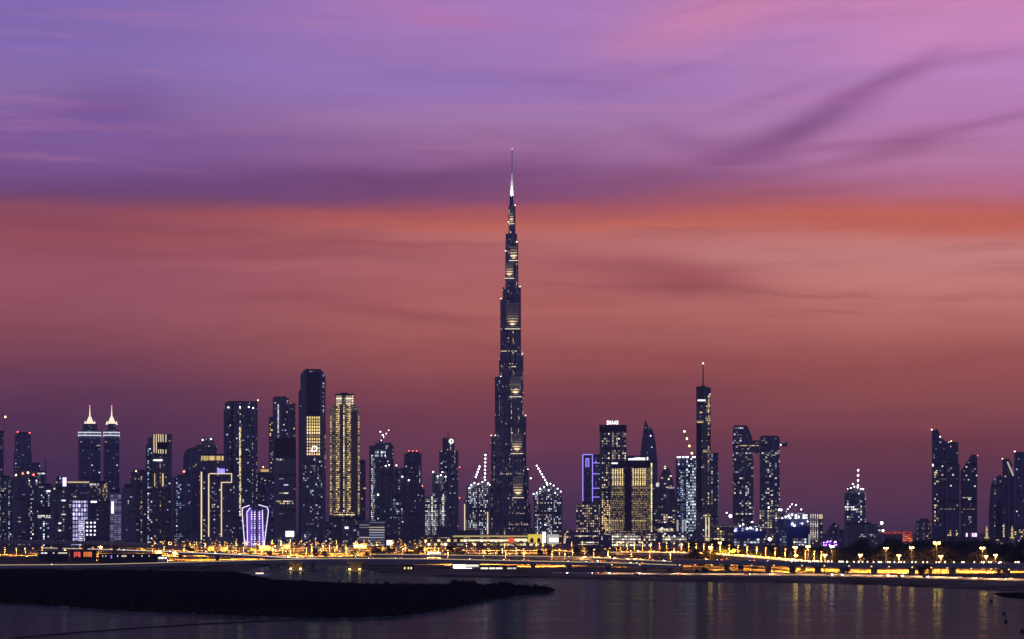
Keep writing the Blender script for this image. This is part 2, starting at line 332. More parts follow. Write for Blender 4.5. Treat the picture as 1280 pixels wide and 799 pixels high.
class Bld:
    """one building (a thing): an Empty at its base; parts are added in the photograph's own measure at distance Y"""
    def __init__(s, name, label, Y, cx, cat='tower', group=None):
        s.Y = Y; s.cx = cx; a = math.atan((cx-640.0)/F); s.k = Y/F*math.cos(a)
        s.root = empty(name, (X(cx, Y), Y, 0), label, cat, group); s.root.rotation_euler = (0, 0, -a)   # each block is turned to face the camera
    def x(s, px): return (px-s.cx)*s.k
    def z(s, py): return Z(py, s.Y)
    def block(s, part, x0, x1, yt, m, yb=None, d=None, dy=0.0, parent=None, plant=False, slope=None):
        """upright block; d depth in m, dy front offset in m (negative = towards the creek); slope: (yl, yr) own heights at its two sides"""
        d = d if d is not None else max(14.0, (x1-x0)*s.k*0.9)
        z0 = s.z(yb) if yb is not None else GZ-0.4
        b = MB(); ft = [(s.x(x0), dy), (s.x(x1), dy), (s.x(x1), dy+d), (s.x(x0), dy+d)]
        zt = None
        if slope: zl, zr = s.z(slope[0]), s.z(slope[1]); zt = [zl, zr, zr, zl]
        b.prism(ft, z0, s.z(yt), ztop=zt)
        o = b.build(part, m, parent or s.root)
        if plant:
            q = MB(); wd = (x1-x0)*s.k; h = rnd.uniform(3.5, 6.5); a = rnd.uniform(.12, .3); e = rnd.uniform(.12, .3)
            q.box(s.x(x0)+wd*a, s.x(x1)-wd*e, dy+d*.2, dy+d*.75, s.z(yt)-.05, s.z(yt)+h); q.build('roof_plant_room', ROOF, s.root)
        return o
    def corner(s, part, x0, xm, x1, yt, m, th=30, yb=None, parent=None, dy=0.0):
        """block seen corner-on, its near edge at xm"""
        a = R(th); wr = (x1-xm)*s.k/math.cos(a); wl = (xm-x0)*s.k/math.sin(a)
        P0 = (s.x(xm), dy); P1 = (P0[0]+wr*math.cos(a), dy+wr*math.sin(a)); P3 = (P0[0]-wl*math.sin(a), dy+wl*math.cos(a)); P2 = (P1[0]+P3[0]-P0[0], P1[1]+P3[1]-P0[1])
        return MB().prism([P0, P1, P2, P3], s.z(yb) if yb is not None else GZ-.4, s.z(yt)).build(part, m, parent or s.root)
    def prof(s, part, pts, m, d=25.0, dy=0.0, parent=None):
        """outline in the photograph's measure, given its real depth"""
        pr = [(s.x(a), s.z(b)) for a, b in pts]
        ar = sum(pr[i][0]*pr[(i+1) % len(pr)][1]-pr[(i+1) % len(pr)][0]*pr[i][1] for i in range(len(pr)))
        if ar < 0: pr = pr[::-1]
        return MB().extrude(pr, dy, dy+d).build(part, m, parent or s.root)
    def rod(s, part, px, y0, y1, r0, r1, m, dy=8.0, parent=None, px1=None):
        return MB().tube((s.x(px), dy, s.z(y0)), (s.x(px if px1 is None else px1), dy, s.z(y1)), r0, r1, 8).build(part, m, parent or s.root)
    def drum(s, part, px, r, y0, y1, m, r1=None, dy=10.0, n=16, parent=None):
        r1 = r if r1 is None else r1
        c = lambda q: [(s.x(px)+q*math.cos(2*math.pi*i/n), dy+q*math.sin(2*math.pi*i/n)) for i in range(n)]
        return MB().prism(c(r), s.z(y0), s.z(y1), top=c(r1)).build(part, m, parent or s.root)
    def lamp(s, part, px, py, r, m, dy=-2.0, parent=None):
        if part == 'site_floodlight': r *= .78
        return MB().ball((s.x(px), dy, s.z(py)), r).build(part, m, parent or s.root)
    def text(s, word, px0, px1, py_base, h_px, m, dy=-1.0, parent=None, shear=0.0, part='sign'):
        cu = bpy.data.curves.new('lettering', 'FONT'); cu.body = word; cu.shear = shear; cu.extrude = 0.35; cu.offset = 0.02
        t = bpy.data.objects.new('lettering', cu); C.objects.link(t)
        me = bpy.data.meshes.new_from_object(t.evaluated_get(bpy.context.evaluated_depsgraph_get()))
        bpy.data.objects.remove(t)
        xs = [v.co.x for v in me.vertices]; ys = [v.co.y for v in me.vertices]
        ax = (px1-px0)*s.k/(max(xs)-min(xs)); ay = h_px*s.k/(max(ys)-min(ys)); x0, y0 = min(xs), min(ys)
        for v in me.vertices: v.co = (s.x(px0)+(v.co.x-x0)*ax, dy+v.co.z*-1.0, s.z(py_base)+(v.co.y-y0)*ay)
        return link(part, me, m, parent or s.root)

# ------------------------------------------------------------------ the setting: water, land, sandbank
def water_mat():
    m = bpy.data.materials.new('creek_water'); m.use_nodes = True; m.node_tree.nodes.clear(); t = NT(m.node_tree)
    o = t.new('ShaderNodeOutputMaterial')
    c = t.new('ShaderNodeTexCoord'); s_ = t.new('ShaderNodeSeparateXYZ'); t.l.new(c.outputs['Object'], s_.inputs[0])
    x, y, z = s_.outputs
    wind = t.noise(t.xyz(t.m('MULTIPLY', x, 0.0022), t.m('MULTIPLY', y, 0.022), 0), 1.0, 5, 0.6)     # cat's paws of wind
    w1 = t.noise(t.xyz(t.m('MULTIPLY', x, 0.10), t.m('MULTIPLY', y, 0.22), 0), 1.0, 4, 0.6)
    b = t.new('ShaderNodeBump'); b.inputs['Strength'].default_value = 0.2; b.inputs['Distance'].default_value = 0.16
    t.l.new(w1, b.inputs['Height'])
    d = t.new('ShaderNodeBsdfDiffuse'); t.l.new(t.ramp(wind, [(0.3, (.035, .066, .056, 1)), (0.7, (.058, .088, .070, 1))]), d.inputs[0])
    gl = t.new('ShaderNodeBsdfGlossy'); gl.inputs['Color'].default_value = (.66, .86, .88, 1)
    t.l.new(t.m('ADD', 0.07, t.m('MULTIPLY', wind, 0.10)), gl.inputs['Roughness']); t.l.new(b.outputs[0], gl.inputs['Normal'])
    fr = t.new('ShaderNodeFresnel'); fr.inputs[0].default_value = 1.33; t.l.new(b.outputs[0], fr.inputs['Normal'])
    # wavelets face the eye more than the flat sheet does, so a rough creek never mirrors fully; wind patches mirror less
    f = t.m('MULTIPLY', fr.outputs[0], t.m('SUBTRACT', 0.46, t.m('MULTIPLY', wind, 0.44)))
    mx = t.new('ShaderNodeMixShader'); t.l.new(f, mx.inputs[0]); t.l.new(d.outputs[0], mx.inputs[1]); t.l.new(gl.outputs[0], mx.inputs[2]); t.l.new(mx.outputs[0], o.inputs[0])
    return m
b = MB(); b.quad([(-2600, -300, 0), (2600, -300, 0), (2600, 3000, 0), (-2600, 3000, 0)])
tag(b.build('water', water_mat()), kind='structure')

def ground_mat():
    m = bpy.data.materials.new('sandy_ground'); m.use_nodes = True; m.node_tree.nodes.clear(); t = NT(m.node_tree)
    p = t.new('ShaderNodeBsdfPrincipled'); o = t.new('ShaderNodeOutputMaterial'); t.l.new(p.outputs[0], o.inputs[0])
    c = t.new('ShaderNodeTexCoord')
    n = t.noise(c.outputs['Object'], 0.012, 6, 0.6); n2_ = t.noise(c.outputs['Object'], 0.15, 4, 0.6)
    f = t.m('ADD', t.m('MULTIPLY', n, 0.7), t.m('MULTIPLY', n2_, 0.3))
    t.l.new(t.ramp(f, [(0.40, (.012, .015, .008, 1)), (0.46, (.09, .075, .048, 1)), (0.62, (.26, .20, .13, 1))]), p.inputs['Base Color'])
    p.inputs['Roughness'].default_value = .95; p.inputs['Specular IOR Level'].default_value = 0
    return m
GROUND = ground_mat()
SHORE = [(-900, 718), (0, 718), (290, 717), (315, 711), (335, 707), (452, 707), (466, 716), (560, 721.5), (700, 723.5), (860, 728), (1000, 729.5), (1100, 732), (1180, 735.5), (1240, 739), (1300, 740), (2300, 741)]
def interp(tab, q):
    for (a, va), (c, vc) in zip(tab, tab[1:]):
        if q <= c: return va+(vc-va)*max(0, (q-a))/(c-a)
    return tab[-1][1]
def sheet(rows, name, m, kind='structure'):
    b = MB()
    for r0, r1 in zip(rows, rows[1:]):
        for i in range(len(r0)-1): b.quad([r0[i], r0[i+1], r1[i+1], r1[i]], [(0, 0)]*4)
    o = b.build(name, m); tag(o, kind=kind); return o
cols = [-900+16*i for i in range(201)]
rows = [[] for _ in range(7)]
for px in cols:
    py = interp(SHORE, px)+rnd.uniform(-.35, .35); Y0 = CZ*F/(py-HY)
    for r, (dY, z) in zip(rows, ((0, -.5), (14, .55), (26, .95))): r.append((X(px, Y0+dY), Y0+dY, z+(rnd.uniform(-.12, .12) if dY else 0)))
    for r, (Yb, z) in zip(rows[3:], ((2700, GZ), (5000, GZ), (9000, GZ), (16000, GZ))): r.append((X(px, Yb), Yb, z))
sheet(rows, 'ground', GROUND)

# dark sandbank in the creek
# the warm evening air over the creek and the city
m = bpy.data.materials.new('evening_haze'); m.use_nodes = True; m.node_tree.nodes.clear(); t = NT(m.node_tree)
v = t.new('ShaderNodeVolumePrincipled'); v.inputs['Color'].default_value = (.70, .72, .95, 1); v.inputs['Density'].default_value = HAZE; v.inputs['Anisotropy'].default_value = 0.0
o = t.new('ShaderNodeOutputMaterial'); t.l.new(v.outputs[0], o.inputs['Volume'])
m.cycles.homogeneous_volume = True
tag(MB().box(-16000, 16000, -400, 16600, -1.6, 905).build('haze', m), kind='stuff')

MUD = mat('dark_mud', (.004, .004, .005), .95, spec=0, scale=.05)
UP = [(-500, 708.5), (0, 709), (200, 710), (285, 712), (315, 718), (345, 724), (460, 729), (540, 730), (600, 731), (670, 735), (688, 737), (694, 739)]
LO = [(-500, 748), (0, 754), (150, 764), (300, 771), (400, 773.5), (480, 772), (520, 768.5), (560, 762), (600, 753), (640, 746), (680, 742), (694, 739.6)]
rows = [[] for _ in range(10)]
for i in range(150):
    px = -500+1194*(1-(1-i/149)**1.3)
    a, c = onplane(px, interp(UP, px))[1], onplane(px, interp(LO, px)+rnd.uniform(-.4, .4))[1]
    for j, r in enumerate(rows):
        f = j/9; Yp = c+(a-c)*f; e = 4*f*(1-f)
        r.append((X(px, Yp), Yp, -.25+1.5*min(1, e*1.6)*min(1, (694-px)/60+.1)+rnd.uniform(0, .15)*(e > .01)))
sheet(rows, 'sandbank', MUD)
rows = [[], [], [], []]
for i in range(16):
    px = 1256+i*6
    for r, (f, z) in zip(rows, ((0, -.2), (.3, 1.2), (.7, 1.6), (1, -.2))):
        h = math.sin(math.pi*min(1, (i+.02)/6)/2); Yc = CZ*F/(747-HY); r.append((X(px, Yc), Yc+(f-.5)*2*95*h, z*h-.05))
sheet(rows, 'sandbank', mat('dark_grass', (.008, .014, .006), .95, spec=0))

# ------------------------------------------------------------------ towers
LAMPW = glow('white_floodlight', (.95, .92, 1.0), 7)
LAMPR = glow('red_beacon', (1, .12, .08), 7)
LAMPA = glow('amber_roof_light', (1, .62, .25), 7)
SIGNW = glow('white_sign', (1, .96, 1), 1.9)
NEON = glow('warm_white_neon', (1, .78, .48), 1.15)
NEONV = glow('violet_neon', (.36, .26, 1), 1.6)
NEONL = glow('lavender_neon', (.72, .62, 1), 2.2)
STRIP = fac('yellow_light_strip', .92, 1.25, GOLD, NEUT, floor=4.2, bay=2.2, mull=.05, span=.3, zone=0)
STRIPW = fac('white_light_strip', .95, 1.1, NEUT, COOL, floor=4.2, bay=2.6, mull=.05, span=.32, zone=0)
GOLDW = fac('gold_window_column', .95, 1.0, GOLD, WARM, wall=(0.248, 0.191, 0.115), floor=4.4, bay=3.0, mull=.1, span=.42, zone=.3)

def beacon(B, px, py, m=None, r=1.5): return B.lamp('beacon', px, py, r, m or LAMPR, dy=2)

# --- far left
B = Bld('tower', 'dark tower sliver cut by the photo edge, a bright crane lamp above it', 5600, -3)
B.block('wall', -12, 4.5, 541, fac('f_sliver', .06), plant=False); B.block('parapet', -11.6, 4.2, 538.5, ROOF, yb=541.5)
t_ = empty('tower_crane', (X(5, 5620), 5620, Z(541, 5620)), 'tower crane with one bright lamp on the sliver tower at the photo edge', 'crane', 'tower cranes')
MB().tube((0, 0, 0), (1, 0, 46), .9, .6).build('mast', STEEL, t_); MB().ball((3, 0, 38), 2.4).build('lamp', LAMPA, t_); MB().tube((1, 0, 44), (-26, 0, 40), .6, .4).build('jib', STEEL, t_)

B = Bld('tower', 'dark tapering tower with a notched crown behind the low blocks at the far left', 5500, 28)
mf = fac('f_taper', .05, .8, wall=(0.115, 0.124, 0.191))
B.block('wall', 17, 40, 565, mf); B.block('upper_storeys', 18.3, 38.7, 543, mf, yb=565.3, dy=4, d=60); B.block('crown', 21, 36.5, 540, ROOF, yb=543.4, dy=8, d=46)
beacon(B, 22, 540); beacon(B, 37, 541)
B = Bld('apartment_block', 'broad stepped block with red and amber roof lights below the tapering tower', 5100, 44, 'building')
mf = fac('f_step', .10, .8)
B.block('wall', 27, 57, 588, mf); B.block('upper_storeys', 31, 50, 578, mf, yb=588.3, dy=5, d=40)
for a, c, m in ((20, 594, LAMPA), (28.5, 592, LAMPR), (35, 591, LAMPA), (42, 593.5, LAMPR)): B.lamp('roof_light', a, c, 2, m)
B.block('lit_floor', 47, 56, 590.5, STRIPW, yb=593.5, d=1, dy=-.8)
t_ = empty('tower_crane', (X(57, 5000), 5000, GZ), 'unlit hammerhead crane beside the stepped block with roof lights', 'crane', 'tower cranes')
zt = Z(576, 5000); MB().box(-1.2, 1.2, -1.2, 1.2, 0, zt).build('mast', STEEL, t_); MB().box(-9, 11, -.8, .8, zt-4, zt-2.4).build('jib', STEEL, t_); MB().box(-1, 1, -1, 1, zt+.01, zt+5).build('apex', STEEL, t_)

B = Bld('apartment_block', 'dark slab block with blue-white windows near its roof, first at the left edge', 4500, 8, 'building')
B.block('wall', -6, 16, 597, fac('f_l1', .14, .8, COOL, WARM), plant=True); B.block('balcony_stack', 8, 12, 601, fac('f_l1b', .3, .7, COOL, COOL), d=2, dy=-1.6)
B = Bld('apartment_block', 'dark slab block ruled by faint horizontal balcony lines, second from the left edge', 4480, 24, 'building')
B.block('wall', 16.3, 33, 598, fac('f_l2', .10, .6, NEUT, LAV, wall=(0.153, 0.134, 0.172), bay=8, span=.5), plant=True); B.block('parapet', 16.6, 32.7, 596.6, CONC, yb=598.2, d=20)
beacon(B, 28.5, 626, LAMPR, 2.2)
B = Bld('apartment_block', 'narrow block dotted with bright white windows between two dark slabs', 4520, 40, 'building')
B.block('wall', 33.3, 47, 600, fac('f_l3', .22, 1.7, COOL, NEUT), plant=True); B.block('wing', 44, 47.3, 606, fac('f_l3b', .1), d=6, dy=-5)
B = Bld('apartment_block', 'dark block with a white roof sign, behind the block with a lit sky lobby', 4560, 58, 'building')
B.block('wall', 46.5, 68, 607, fac('f_l4', .09, .9, COOL, NEUT), plant=True); B.block('sign', 58.3, 62.8, 613, SIGNW, yb=615, d=.6, dy=-.8)
B.block('lit_window', 67, 69, 610, NEON, yb=614.5, d=.6, dy=-.8)
B = Bld('apartment_block', 'shorter block whose white sky lobby crowns a column of blue-white windows', 4350, 56, 'building')
B.block('wall', 47.5, 64, 645, fac('f_l5', .3, .9, COOL, BLUE)); B.block('sky_lobby', 47, 64.5, 643.8, STRIPW, yb=647.5, d=24, dy=-1); B.block('roof_plant_room', 53, 63, 635, ROOF, yb=643.9, d=14, dy=4)
B.block('stair_window', 53.6, 55.6, 652, fac('f_l5b', .8, 1.5, COOL, COOL, zone=0), d=.8, dy=-.9)
B = Bld('apartment_block', 'very dark block with a few wide white windows beside the lattice-lit facade', 4400, 74, 'building')
B.block('wall', 64.5, 84, 612, fac('f_l6', .02, .8), plant=True)
for q in (625, 642.5, 653.5, 662.5): B.block('lit_window', 73 if q > 650 else 77, 76.5 if q > 650 else 82, q, SIGNW if q != 642.5 else NEON, yb=q+1.4, d=.6, dy=-.8)
B = Bld('apartment_block', 'grey block with a round white sign on its shoulder, behind the lattice-lit facade', 4900, 76, 'building')
B.block('wall', 69, 92, 604, fac('f_l6b', .1, .8, COOL), plant=False); B.drum('stair_tower', 75, 9, 606, 595, fac('f_l6c', .1)); B.block('sign', 78.5, 83, 597, NEONL, yb=608, d=.6, dy=-1)

B = Bld('office_building', 'office block with a bright lavender lattice of lit fins and a yellow roof line', 4450, 97)
mf = fac('f_lat0', .1, .7, wall=(0.115, 0.115, 0.21))
B.block('wall', 84, 112, 604, mf); B.block('cornice_light', 84.5, 111.5, 602, glow('yellow_cornice', (1, .75, .38), .75), yb=603.6, d=8, dy=-.8)
B.block('lit_lattice', 90.5, 109, 626, fac('f_lat', 1.0, .95, (.56, .52, 1), (.8, .78, 1), wall=(0.2, 0.2, 0.35), floor=8, bay=5.2, mull=.16, span=.3, zone=0), d=1.2, dy=-1.4)
B.block('lit_screen', 98, 105.5, 650, fac('f_lat2', 1.0, 1.3, (.8, .78, 1), LAV, floor=4, bay=2.6, zone=0), d=1.2, dy=-2.8)
B.block('upper_fins', 96, 109, 610, fac('f_lat3', .7, .32, LAV, LAV, floor=8, bay=5.2), yb=626.3, d=.8, dy=-1.2)
B = Bld('apartment_block', 'beige block with scattered warm windows behind the black box-shaped block', 4750, 122, 'building')
B.block('wall', 111, 136, 604, fac('f_beige', .34, .8, WARM, NEUT, wall=(0.16, 0.13, 0.11)), plant=True); B.block('lit_floor', 112, 124, 604.8, STRIPW, yb=607, d=.8, dy=-.8)
B = Bld('office_building', 'plain black box-shaped block with one small white sign near its roof', 4300, 123)
B.block('wall', 109, 136.5, 625, fac('f_blackbox', .015, .5, wall=(0.0485, 0.0485, 0.077), glass=(.01, .01, .03))); B.block('sign', 113.5, 121, 626.3, SIGNW, yb=628.5, d=.6, dy=-.8); B.block('parapet', 109.4, 136, 624, ROOF, yb=625.3, d=30, dy=2)
B = Bld('parking_garage', 'low dark block with three columns of round white lamps below the black box', 4200, 114, 'building')
B.block('wall', 106, 122, 650, mat('f_park', (.03, .03, .05), .8))
for a in (109, 113.6, 118.4):
    for c in (653.5, 658.5, 663.5, 668.5): B.lamp('lamp', a+rnd.uniform(-.3, .3), c, 1.7, glow('pale_lamp', (.85, .85, 1), 2.5), dy=-1)
B.block('parapet', 106.2, 121.8, 649.2, CONC, yb=650.2, d=12)

# --- the pair of crowned hotel towers
def marquis(cx, wl, wr, label):
    B = Bld('hotel_tower', label, 5200, cx, 'tower', 'crowned twin hotel towers')
    mf = fac('f_marq', .06, .9, COOL, WARM, wall=(0.105, 0.115, 0.181), bay=4)
    pale = mat('pale_stone', (.55, .52, .46), .7)
    cl_ = glow('crown_glow', (1, .86, .66), 1.25); bl = glow('band_light', (.80, .84, 1), 1.0)  # floodlight on the crown is put into its own emission
    B.block('wall', cx-wl, cx+wr, 549, mf, d=52)
    B.block('wing', cx-wl+2.5, cx+wr-3, 600, mf, d=6, dy=-5)
    B.block('lit_cornice', cx-wl-.6, cx+wr+.6, 543.6, bl, yb=544.9, d=50, dy=-1); B.block('lit_cornice', cx-wl-.4, cx+wr+.4, 540, bl, yb=541.2, d=50, dy=-1)
    B.block('frieze', cx-wl+.3, cx+wr-.3, 537.5, mf, yb=549.2, d=44, dy=3)
    B.block('crown_base', cx-wl+5.5, cx+wr-4.5, 529.5, mf, yb=538, d=34, dy=8)
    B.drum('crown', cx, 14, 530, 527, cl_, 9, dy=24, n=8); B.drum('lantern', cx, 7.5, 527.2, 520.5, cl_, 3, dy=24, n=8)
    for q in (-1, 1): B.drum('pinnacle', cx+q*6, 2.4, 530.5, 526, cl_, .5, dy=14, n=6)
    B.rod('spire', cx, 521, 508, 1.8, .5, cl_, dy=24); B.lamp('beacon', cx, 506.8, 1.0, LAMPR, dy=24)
    return B
marquis(112.3, 14.3, 13.5, 'taller-looking wider of the two crowned hotel towers with lit onion tops')
marquis(139.6, 10.3, 9.6, 'slimmer of the two crowned hotel towers with lit onion tops')

B = Bld('apartment_block', 'pale lavender floodlit slab with an upright white sign', 4350, 144, 'building')
B.block('wall', 137, 152, 616, mat('lavender_render', (.30, .28, .42), .8)); B.block('sign', 139.3, 142.2, 627, SIGNW, yb=642, d=.7, dy=-.9); B.block('roof_plant_room', 139, 150, 611, ROOF, yb=616.2, d=18, dy=3)
B.block('lit_face', 137.4, 151.6, 618, fac('f_lavslab', 1, .16, LAV, (.75, .7, 1), wall=(.22, .2, .32), floor=4, bay=7, mull=.06, span=.3, zone=0), yb=676, d=.5, dy=-.55)  # the slab's floodlight is put into the glow of its panes
B = Bld('apartment_block', 'slim grey block with ranks of small balconies right of the lavender slab', 4500, 160, 'building')
B.block('wall', 152.3, 169, 609, fac('f_slim', .09, .8, COOL, NEUT, wall=(0.21, 0.191, 0.21), bay=7), plant=True); B.block('balcony_stack', 155, 160, 618, fac('f_slimb', .12, .7, wall=(0.286, 0.248, 0.267), span=.5), d=2, dy=-1.8)
B = Bld('tower', 'dark brown flat-topped tower with a red beacon left of the gold-striped tower', 4750, 175)
B.block('wall', 163, 187, 590, fac('f_brown', .06, .8, WARM, LAV, wall=(0.153, 0.115, 0.134)), plant=True); B.block('side_wing', 166, 175, 597, fac('f_brown2', .05), d=6, dy=-5); beacon(B, 164, 596, LAMPR, 2); beacon(B, 170, 589, LAMPA, 1.4)

B = Bld('tower', 'tower striped with gold light at its crown and a C-shaped dark notch', 4600, 198)
mf = fac('f_gold1', .05, .9, WARM, COOL, wall=(0.153, 0.134, 0.134), bay=3.6)
B.block('wall', 190, 215, 542.5, mf, d=44); B.block('side_wing', 182, 190.2, 556, fac('f_gold2', .1, 1.2, COOL), d=36, dy=6); B.block('side_wing', 184.5, 190.1, 547, mf, yb=556.3, d=26, dy=10)
for q in (192.6, 195.4, 198.2, 201, 203.8, 207.4): B.block('light_fin', q-.45, q+.45, 543, NEON, yb=552.5, d=1, dy=-1.1)
for q in (192.6, 195.4): B.block('light_fin', q-.45, q+.45, 552.6, NEON, yb=566, d=1, dy=-1.1)
for q in (198.2, 201, 203.8, 207.4): B.block('light_fin', q-.45, q+.45, 562, NEON, yb=567, d=1, dy=-1.1)
B.block('notch', 197, 209.5, 553, mat('black_recess', (.01, .01, .012), .8), yb=561.5, d=.8, dy=-.9)
B.block('sign', 191.8, 203, 574.5, SIGNW, yb=576.3, d=.8, dy=-1.2)
for q in (193, 203.6): B.block('light_fin', q-.9, q+.9, 592, glow('gold_fin', (1, .70, .28), .9), yb=608, d=1, dy=-1.1, slope=None)
for q in (192.4, 197, 201.5, 206): B.block('mullion', q-.5, q+.5, 577, mat('gold_rib', (.30, .23, .15), .5), d=1.6, dy=-1.7)
B.block('lit_windows', 197.5, 204.5, 625, fac('f_gold3', .4, 1.1, GOLD, WARM), d=.8, dy=-1.0)

B = Bld('tower', 'dark blocky tower with clusters of blue windows and a red beacon', 4550, 226)
B.block('wall', 215.5, 237, 596, fac('f_bl1', .12, .9, (.5, .6, 1), COOL), plant=True); B.block('lit_windows', 218, 228, 605, fac('f_bl2', .5, .9, (.5, .62, 1), COOL), yb=632, d=.8, dy=-.9); beacon(B, 230, 589.5, LAMPR, 2.2); B.rod('mast', 230, 596, 590, .5, .3, STEEL, dy=2)
B = Bld('tower', 'dark tower with a rounded shoulder on its left side', 5000, 238)
B.prof('wall', [(229, 680), (229, 577), (229.6, 569), (231.5, 564), (235, 561), (240, 559.4), (247, 558.5), (247, 680)], fac('f_round', .03, .7, wall=(0.115, 0.115, 0.191)), 40); B.block('plinth', 228.6, 247.4, 668, CONC, d=44, dy=-1)
B = Bld('tower', 'stepped grey-green tower top with two white roof lamps behind the rounded-shoulder tower', 5250, 258)
mf = fac('f_green', .05, .7, wall=(0.191, 0.2, 0.172))
B.block('wall', 245, 271, 556, mf); B.block('upper_storeys', 251, 268, 551, mf, yb=556.3, dy=5, d=30); B.block('crown', 255, 264, 548, mf, yb=551.3, dy=9, d=20); B.lamp('roof_light', 253.3, 550, 1.5, LAMPW); B.lamp('roof_light', 263.5, 549, 1.5, LAMPW)
B = Bld('tower', 'tower under a glowing yellow roof band with a lit edge, behind the neon-outlined block', 4700, 265)
B.block('wall', 250, 281, 577, fac('f_yel', .06, .9, WARM, COOL, wall=(0.134, 0.124, 0.134))); B.block('lit_crown', 251.5, 279.5, 570, fac('f_yelc', 1, .75, GOLD, GOLD, wall=(0.3, 0.2, 0.08), floor=14, bay=2.4, mull=.14, span=.05, zone=0), yb=575.5, d=24, dy=-1); B.block('parapet', 250.5, 280.5, 567.5, ROOF, yb=569.8, d=30); B.block('light_strip', 251, 252.6, 590, NEON, yb=675, d=.8, dy=-1); B.block('violet_sign', 271.5, 281, 586, NEONV, yb=591.5, d=.8, dy=-3)
B = Bld('tower', 'dark block outlined in warm white neon with a hooked top right corner', 4400, 275)
B.block('wall', 260, 292, 592, fac('f_neon', .10, .9, NEUT, COOL, wall=(0.096, 0.0865, 0.115)), plant=False)
def strip(x0, x1, y0, y1, m=None, d=1.2, dy=-1.4): return B.block('neon_line', x0, x1, y0, m or NEON, yb=y1, d=d, dy=dy)
strip(260.2, 261.6, 592.6, 676); strip(261.7, 290, 591.6, 592.7); strip(288.9, 290, 592.8, 603.4); strip(276.2, 288.8, 602.6, 603.6); strip(276.2, 277.4, 603.7, 676)
B.block('podium', 258, 293, 671, CONC, d=12, dy=-13)

B = Bld('tower', 'very tall dark slab tower with a dashed yellow light line down its middle', 5000, 301.5)
mf = fac('f_big', .07, .9, NEUT, COOL, wall=(0.0865, 0.096, 0.143), glass=(.02, .024, .05))
B.block('wall', 281, 322, 503.5, mf, d=60); B.block('side_wing', 279.5, 284, 512, mf, d=30, dy=15); B.block('parapet', 284, 321, 501.3, ROOF, yb=503.8, d=40, dy=10)
B.block('light_strip', 299, 301.2, 534, STRIP, yb=645, d=1, dy=-1.2); B.block('stair_window', 299.4, 300.8, 508, fac('f_bigs', .5, .9, NEUT, COOL, zone=0), yb=533.5, d=.8, dy=-.9)
B.block('balcony_stack', 313, 316, 508, fac('f_bigb', .35, .7, COOL, NEUT), d=1.2, dy=-1.3); B.block('balcony_stack', 318, 321.5, 515, fac('f_bigc', .22, .7, COOL, NEUT), d=1.2, dy=-1.3)
B.block('recess', 288.5, 292, 504.5, mat('dark_recess', (.015, .016, .03), .4), d=.5, dy=-.6)
B.rod('antenna', 294, 502, 498, .5, .3, DARK, dy=20); B.rod('antenna', 300, 502, 497.6, .5, .3, DARK, dy=20); B.lamp('beacon', 322.5, 500, 1.3, LAMPA, dy=10); B.rod('beacon_arm', 322.3, 504, 500, .4, .3, DARK, dy=10)
for a, c in ((285.5, 509.5), (300, 509), (311, 509), (316.3, 510)): B.lamp('roof_light', a, c, 1.4, LAMPW, dy=-1)

B = Bld('pavilion', 'small tulip-shaped pavilion outlined in white and violet light', 4150, 319, 'building')
vio = glow('violet_glass', (.30, .14, .95), .55)
B.prof('wall', [(306, 683), (302.6, 640), (303, 635), (318.6, 631.2), (334, 634), (335.6, 639), (330, 683)], fac('f_tulip', .25, .5, LAV, BLUE, wall=(0.077, 0.058, 0.172)), 26)
B.prof('violet_panel', [(309.5, 683), (308.6, 640), (314, 635), (317, 640), (318, 683)], vio, .8, -1); B.prof('violet_panel', [(322.5, 683), (321.8, 640), (328, 637.6), (329, 683)], vio, .8, -1)
def neon_path(pts, m=NEONL, r=.7, dy=-2):
    for a, c in zip(pts, pts[1:]): MB().tube((B.x(a[0]), dy, B.z(a[1])), (B.x(c[0]), dy, B.z(c[1])), r, r, 6).build('neon_line', m, B.root)
neon_path([(306, 683), (302.6, 640), (303, 635), (312, 631.6)]); neon_path([(330, 683), (335.6, 639), (334, 634), (323, 631)]); neon_path([(309.5, 682), (308.6, 640), (313, 634.8)]); neon_path([(329, 682), (328, 637.6)])
for q in (314.5, 318.5, 324.3): B.block('ladder_light', q-.9, q+.9, 638, fac('f_ladder', 1, 1.7, LAV, (.8, .75, 1), floor=4, bay=2.6, span=.45, zone=0), d=.8, dy=-2.2)
B = Bld('apartment_block', 'mid-rise with an orange-lit rooftop terrace between two tall dark towers', 5300, 330, 'building')
B.block('wall', 321, 338, 590, fac('f_orr', .08, .8)); B.block('roof_terrace', 326, 336.5, 586.5, glow('terrace_light', (1, .58, .22), .7), yb=589.8, d=14, dy=1); B.block('roof_canopy', 325, 337.5, 585, ROOF, yb=586.4, d=18, dy=0); B.lamp('beacon', 329, 583.8, 1.4, LAMPA)

B = Bld('tower', 'stepped tower with a dashed light line at its top, behind the black louvred tower', 5150, 354)
mf = fac('f_st2', .16, .9, GOLD, NEUT, wall=(0.229, 0.21, 0.21))
B.block('wall', 341, 361, 497.5, mf, d=50); B.block('side_wing', 336, 341.2, 521, mf, d=40, dy=4); B.block('side_wing', 360.8, 369.5, 504, mf, d=40, dy=5); B.block('crown', 343, 358, 495.5, ROOF, yb=497.8, d=30, dy=8)
B.block('light_strip', 347, 348.6, 505, STRIPW, yb=547, d=.8, dy=-1); B.block('lit_windows', 337, 341, 528, fac('f_st3', .55, 1.3, GOLD, WARM, zone=.3), yb=545, d=.6, dy=3); B.block('dark_face', 350, 360, 503, fac('f_st4', .12, 1.0, COOL, NEUT), yb=560, d=.6, dy=-.8)
B = Bld('tower', 'black louvred tower with two bright floors, standing before a stepped tower', 4550, 356)
